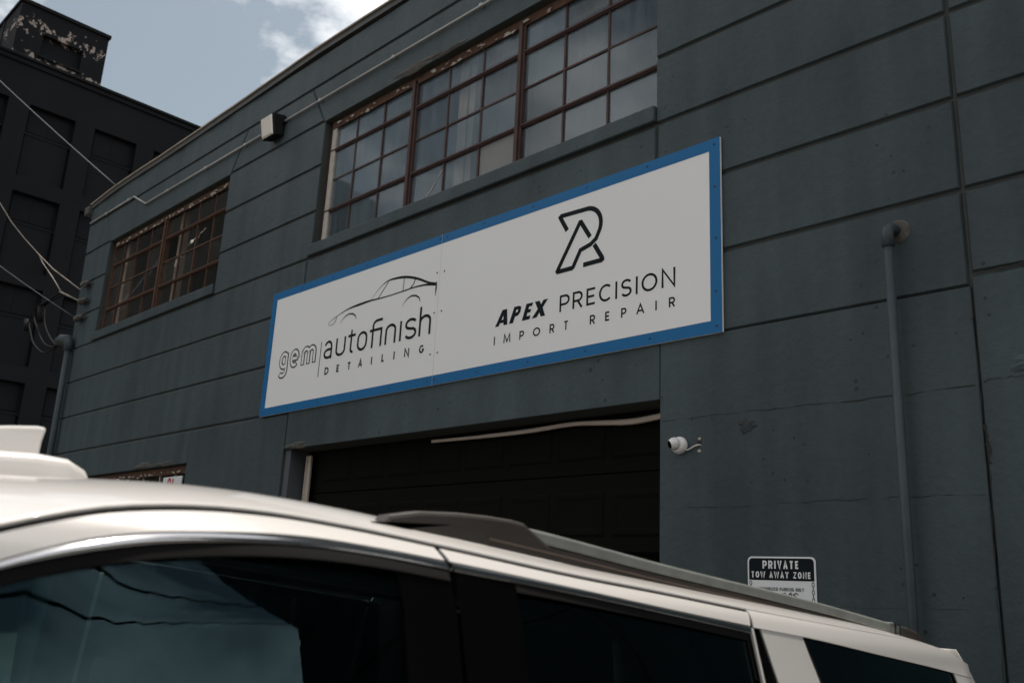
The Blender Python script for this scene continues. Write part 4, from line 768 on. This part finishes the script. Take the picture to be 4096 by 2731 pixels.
ff = [(i * (NQ + 1) + j, i * (NQ + 1) + j + 1, (i + 1) * (NQ + 1) + j + 1, (i + 1) * (NQ + 1) + j) for i in range(NY) for j in range(NQ)]
roof = mk('roof', vv, ff, M['paint'], car, smooth=True); md = roof.modifiers.new('solid', 'SOLIDIFY'); md.thickness = .006; md.offset = -1
hl = mk('headliner', [(x, y, z - .035) for x, y, z in vv], ff, M['cabin'], car, smooth=True)
# dark gutter channel just under the seam
for s in (1, -1):
    ysg = [.38 + 1.68 * i / 40 for i in range(41)]; v = []
    for y in ysg: x_, _, z_ = side(y, ZG(y), 0, s); v += [(x_ + s * .004, y, z_ - .012), (x_ - s * .014, y, z_ + .0), (x_ - s * .014, y, z_ - .014)]
    mk('roof_gutter', v, [(3 * i, 3 * i + 1, 3 * i + 4, 3 * i + 3) for i in range(40)] + [(3 * i + 1, 3 * i + 2, 3 * i + 5, 3 * i + 4) for i in range(40)], M['rubber'], car)
# antenna fin on its pod
fin = MB().prism([(.34, 1.985), (.44, 2.035), (.50, 2.056), (.56, 2.068), (.61, 2.075), (.628, 2.074), (.622, 2.045), (.62, 2.015), (.40, 2.0)], -.016, .016, lambda a, b, t: (XC + t * (1 - .55 * max(0, min(1, (b - 2.0) / .075))), a, b))
pod = MB()
prof = [(.22, .0, 0), (.24, .02, .5), (.30, .05, .9), (.45, .062, 1), (.60, .060, 1), (.66, .052, .97), (.695, .032, .92), (.706, .012, .88), (.71, .0, .85)]
pv = []; n1 = 14
for y, h, w_ in prof:
    for i in range(n1 + 1):
        a_ = math.pi * i / n1; cxx = math.copysign(abs(math.cos(a_)) ** .4, math.cos(a_)); sz = math.sin(a_) ** .3; pv.append((XC + .075 * w_ * cxx, y, ZCR(y) - .012 + (h + .012) * sz))
pf = [(i * (n1 + 1) + j, i * (n1 + 1) + j + 1, (i + 1) * (n1 + 1) + j + 1, (i + 1) * (n1 + 1) + j) for i in range(len(prof) - 1) for j in range(n1)]
an = mk('antenna_pod', pv, pf, M['paint'], car, smooth=True); mk('antenna_gasket', [(XC + .084 * w_ * c_, y + (.008 if y > .6 else 0), ZCR(y) + .002 - .012 * k_) for y, h, w_ in prof[1:] for k_ in (0, 1) for c_ in (-1, 1)], [(4 * i, 4 * i + 1, 4 * i + 5, 4 * i + 4) for i in range(len(prof) - 2)] + [(4 * i + 1, 4 * i + 3, 4 * i + 7, 4 * i + 5) for i in range(len(prof) - 2)], M['rubber'], an); fin.build('antenna_fin', M['paint'], an, bevel=.006)
# windscreen, bonnet, nose, tail
def loft(name, rows_, mat, smooth=True, solid=.004):
    n = len(rows_[0]); v = [p for r_ in rows_ for p in r_]; f = [(i * n + j, i * n + j + 1, (i + 1) * n + j + 1, (i + 1) * n + j) for i in range(len(rows_) - 1) for j in range(n - 1)]
    return mk(name, v, f, mat, car, smooth=smooth, solid=solid)
Qs = [-1 + i / 12 for i in range(25)]
hdr = [roofpt(q * .97, -.06 + .27 * abs(q) ** 2.5) for q in Qs]; cow = [(XC + q * .80, -1.02 + .28 * q * q, 1.235) for q in Qs]
loft('windscreen', [[tuple(Vector(a_).lerp(Vector(b_), t) + Vector((0, -.06 * math.sin(math.pi * t), .02 * math.sin(math.pi * t)))) for a_, b_ in zip(hdr, cow)] for t in [i / 10 for i in range(11)]], M['wshield'])
loft('bonnet', [[(XC + q * (.93 + .02 * t), -.98 + .25 * q * q * (1 - t) - .80 * t + .06 * q * q * t, 1.245 - .06 * abs(q) ** 3 + .02 * math.sin(math.pi * t) - .07 * t * t + .045 * t) for q in Qs] for t in [i / 10 for i in range(11)]], M['paint'])
MB().box(XC - .94, XC + .94, -1.86, -1.70, .75, 1.18).build('grille', M['rubber'], car, bevel=.04); MB().box(XC - .97, XC + .97, -1.95, -1.72, .48, .80).build('front_bumper', M['paint'], car, bevel=.07)
tg = loft('tailgate', [[(XC + q * (HW(z - gzc(3.5)) + .0), y - .10 * q * q, z) for q in Qs] for y, z in ((3.50, 1.68), (3.56, 1.60), (3.64, 1.40), (3.72, 1.10), (3.74, .85), (3.72, .45))], M['paint'])
mk('rear_window', [(XC + q * .66, y - .10 * q * q + .012, z) for y, z in ((3.575, 1.55), (3.66, 1.17)) for q in Qs], [(i, i + 1, 26 + i, 25 + i) for i in range(24)], M['black'], tg, smooth=True)
MB().box(XC - .98, XC + .98, 3.62, 3.84, .25, .55).build('rear_bumper', M['paint'], car, bevel=.06)
for s in (1, -1): MB().box(XC + s * .84, XC + s * .95, 3.58, 3.66, .75, 1.12).build('tail_light', M['taillamp'], car, bevel=.02)
MB().box(XC - .85, XC + .85, -1.65, 3.6, .22, .42).build('underbody', M['rubber'], car)
# cabin
MB().box(XC - .84, XC + .84, -.75, 3.45, .421, .5).build('cabin_floor', M['cabin'], car); MB().box(XC - .80, XC + .80, -.80, -.35, .75, 1.17).build('dashboard', M['cabin'], car, bevel=.05)
for x_ in (-.42, .42):
    st_ = MB(); st_.box(XC + x_ - .25, XC + x_ + .25, .30, .82, .50, .78); st_.add([(XC + x_ + a_ * .24, y, z) for y, z in ((.70, .79), (.93, .79), (1.10, 1.36), (.98, 1.38)) for a_ in (-1, 1)], [(0, 1, 3, 2), (2, 3, 5, 4), (4, 5, 7, 6), (6, 7, 1, 0), (0, 2, 4, 6), (1, 7, 5, 3)])
    so = st_.build('seat', M['seatmat'], car, bevel=.04); MB().box(XC + x_ - .13, XC + x_ + .13, 1.0, 1.1, 1.41, 1.60).build('headrest', M['seatmat'], so, bevel=.04)
MB().box(XC - .68, XC + .68, 1.55, 1.75, .55, 1.32).build('seat', M['seatmat'], car, bevel=.05); MB().box(XC - .68, XC + .68, 2.5, 2.68, .5, 1.22).build('seat', M['seatmat'], car, bevel=.05)
sw = [(XC + .42 + .19 * math.cos(t), -.18 + .08 * math.sin(t), 1.05 + .17 * math.sin(t)) for t in [2 * math.pi * i / 24 for i in range(25)]]; MB().tube(sw, .016, 8, False).build('steering_wheel', M['rubber'], car, smooth=True)

# ------------------------------------------------------------------ surroundings behind the camera that show only as reflections
up_ = thing('utility_pole', (16, -7.0, .22), 'wooden utility pole on the open side right of the viewer', 'pole')
MB().tube([(16, -7, .2), (16, -7, 11.5)], [.17, .12], 12).build('pole_shaft', simple('creosote_wood', (.09, .06, .04), .9, var=.3), up_); MB().box(15.9, 16.1, -8.1, -5.9, 10.6, 10.75).build('crossarm', simple('crossarm_wood', (.12, .09, .06), .9), up_)
for i, (y_, z_, z2) in enumerate(((-8, 10.8, 7.2), (-7, 9.6, 5.6), (-6, 10.8, 4.6))): wire(('upper', 'middle', 'lower')[i] + ' black line from the pole to the right end of the warehouse', catenary((16, y_, z_), (XR + .02, 6.2, z2), .5), .02 + .012 * (i == 1), M['cable_k'])
# ------------------------------------------------------------------ unseen dark building added behind the viewer to shade the lower-right wall
ob = thing('shade_building', (9, -8.5, .22), 'unseen dark building added behind the viewer to shade the warehouse wall', 'building')
MB().box(-1.5, 22, -18, -7.0, .1, 10.2).build('wall', M['backwall'], ob); MB().box(-1.6, 22.1, -18.1, -6.85, 10.201, 10.5).build('parapet', M['coping'], ob)
for i in range(6):
    x_ = .8 + 3.5 * i; w_ = MB().box(x_, x_ + 2.2, -7.0, -6.96, 5.2, 7.2).build('window', M['lightbody'], ob)
    for k_ in range(3): MB().box(x_ + .07 + .71 * k_, x_ + .71 + .71 * k_, -6.958, -6.95, 5.3, 7.1).build('pane', M['black'], w_)
    if i % 2: MB().box(x_ - .3, x_ + 2.5, -7.0, -6.93, .2, 3.6).build('roller_door', M['door'], ob)
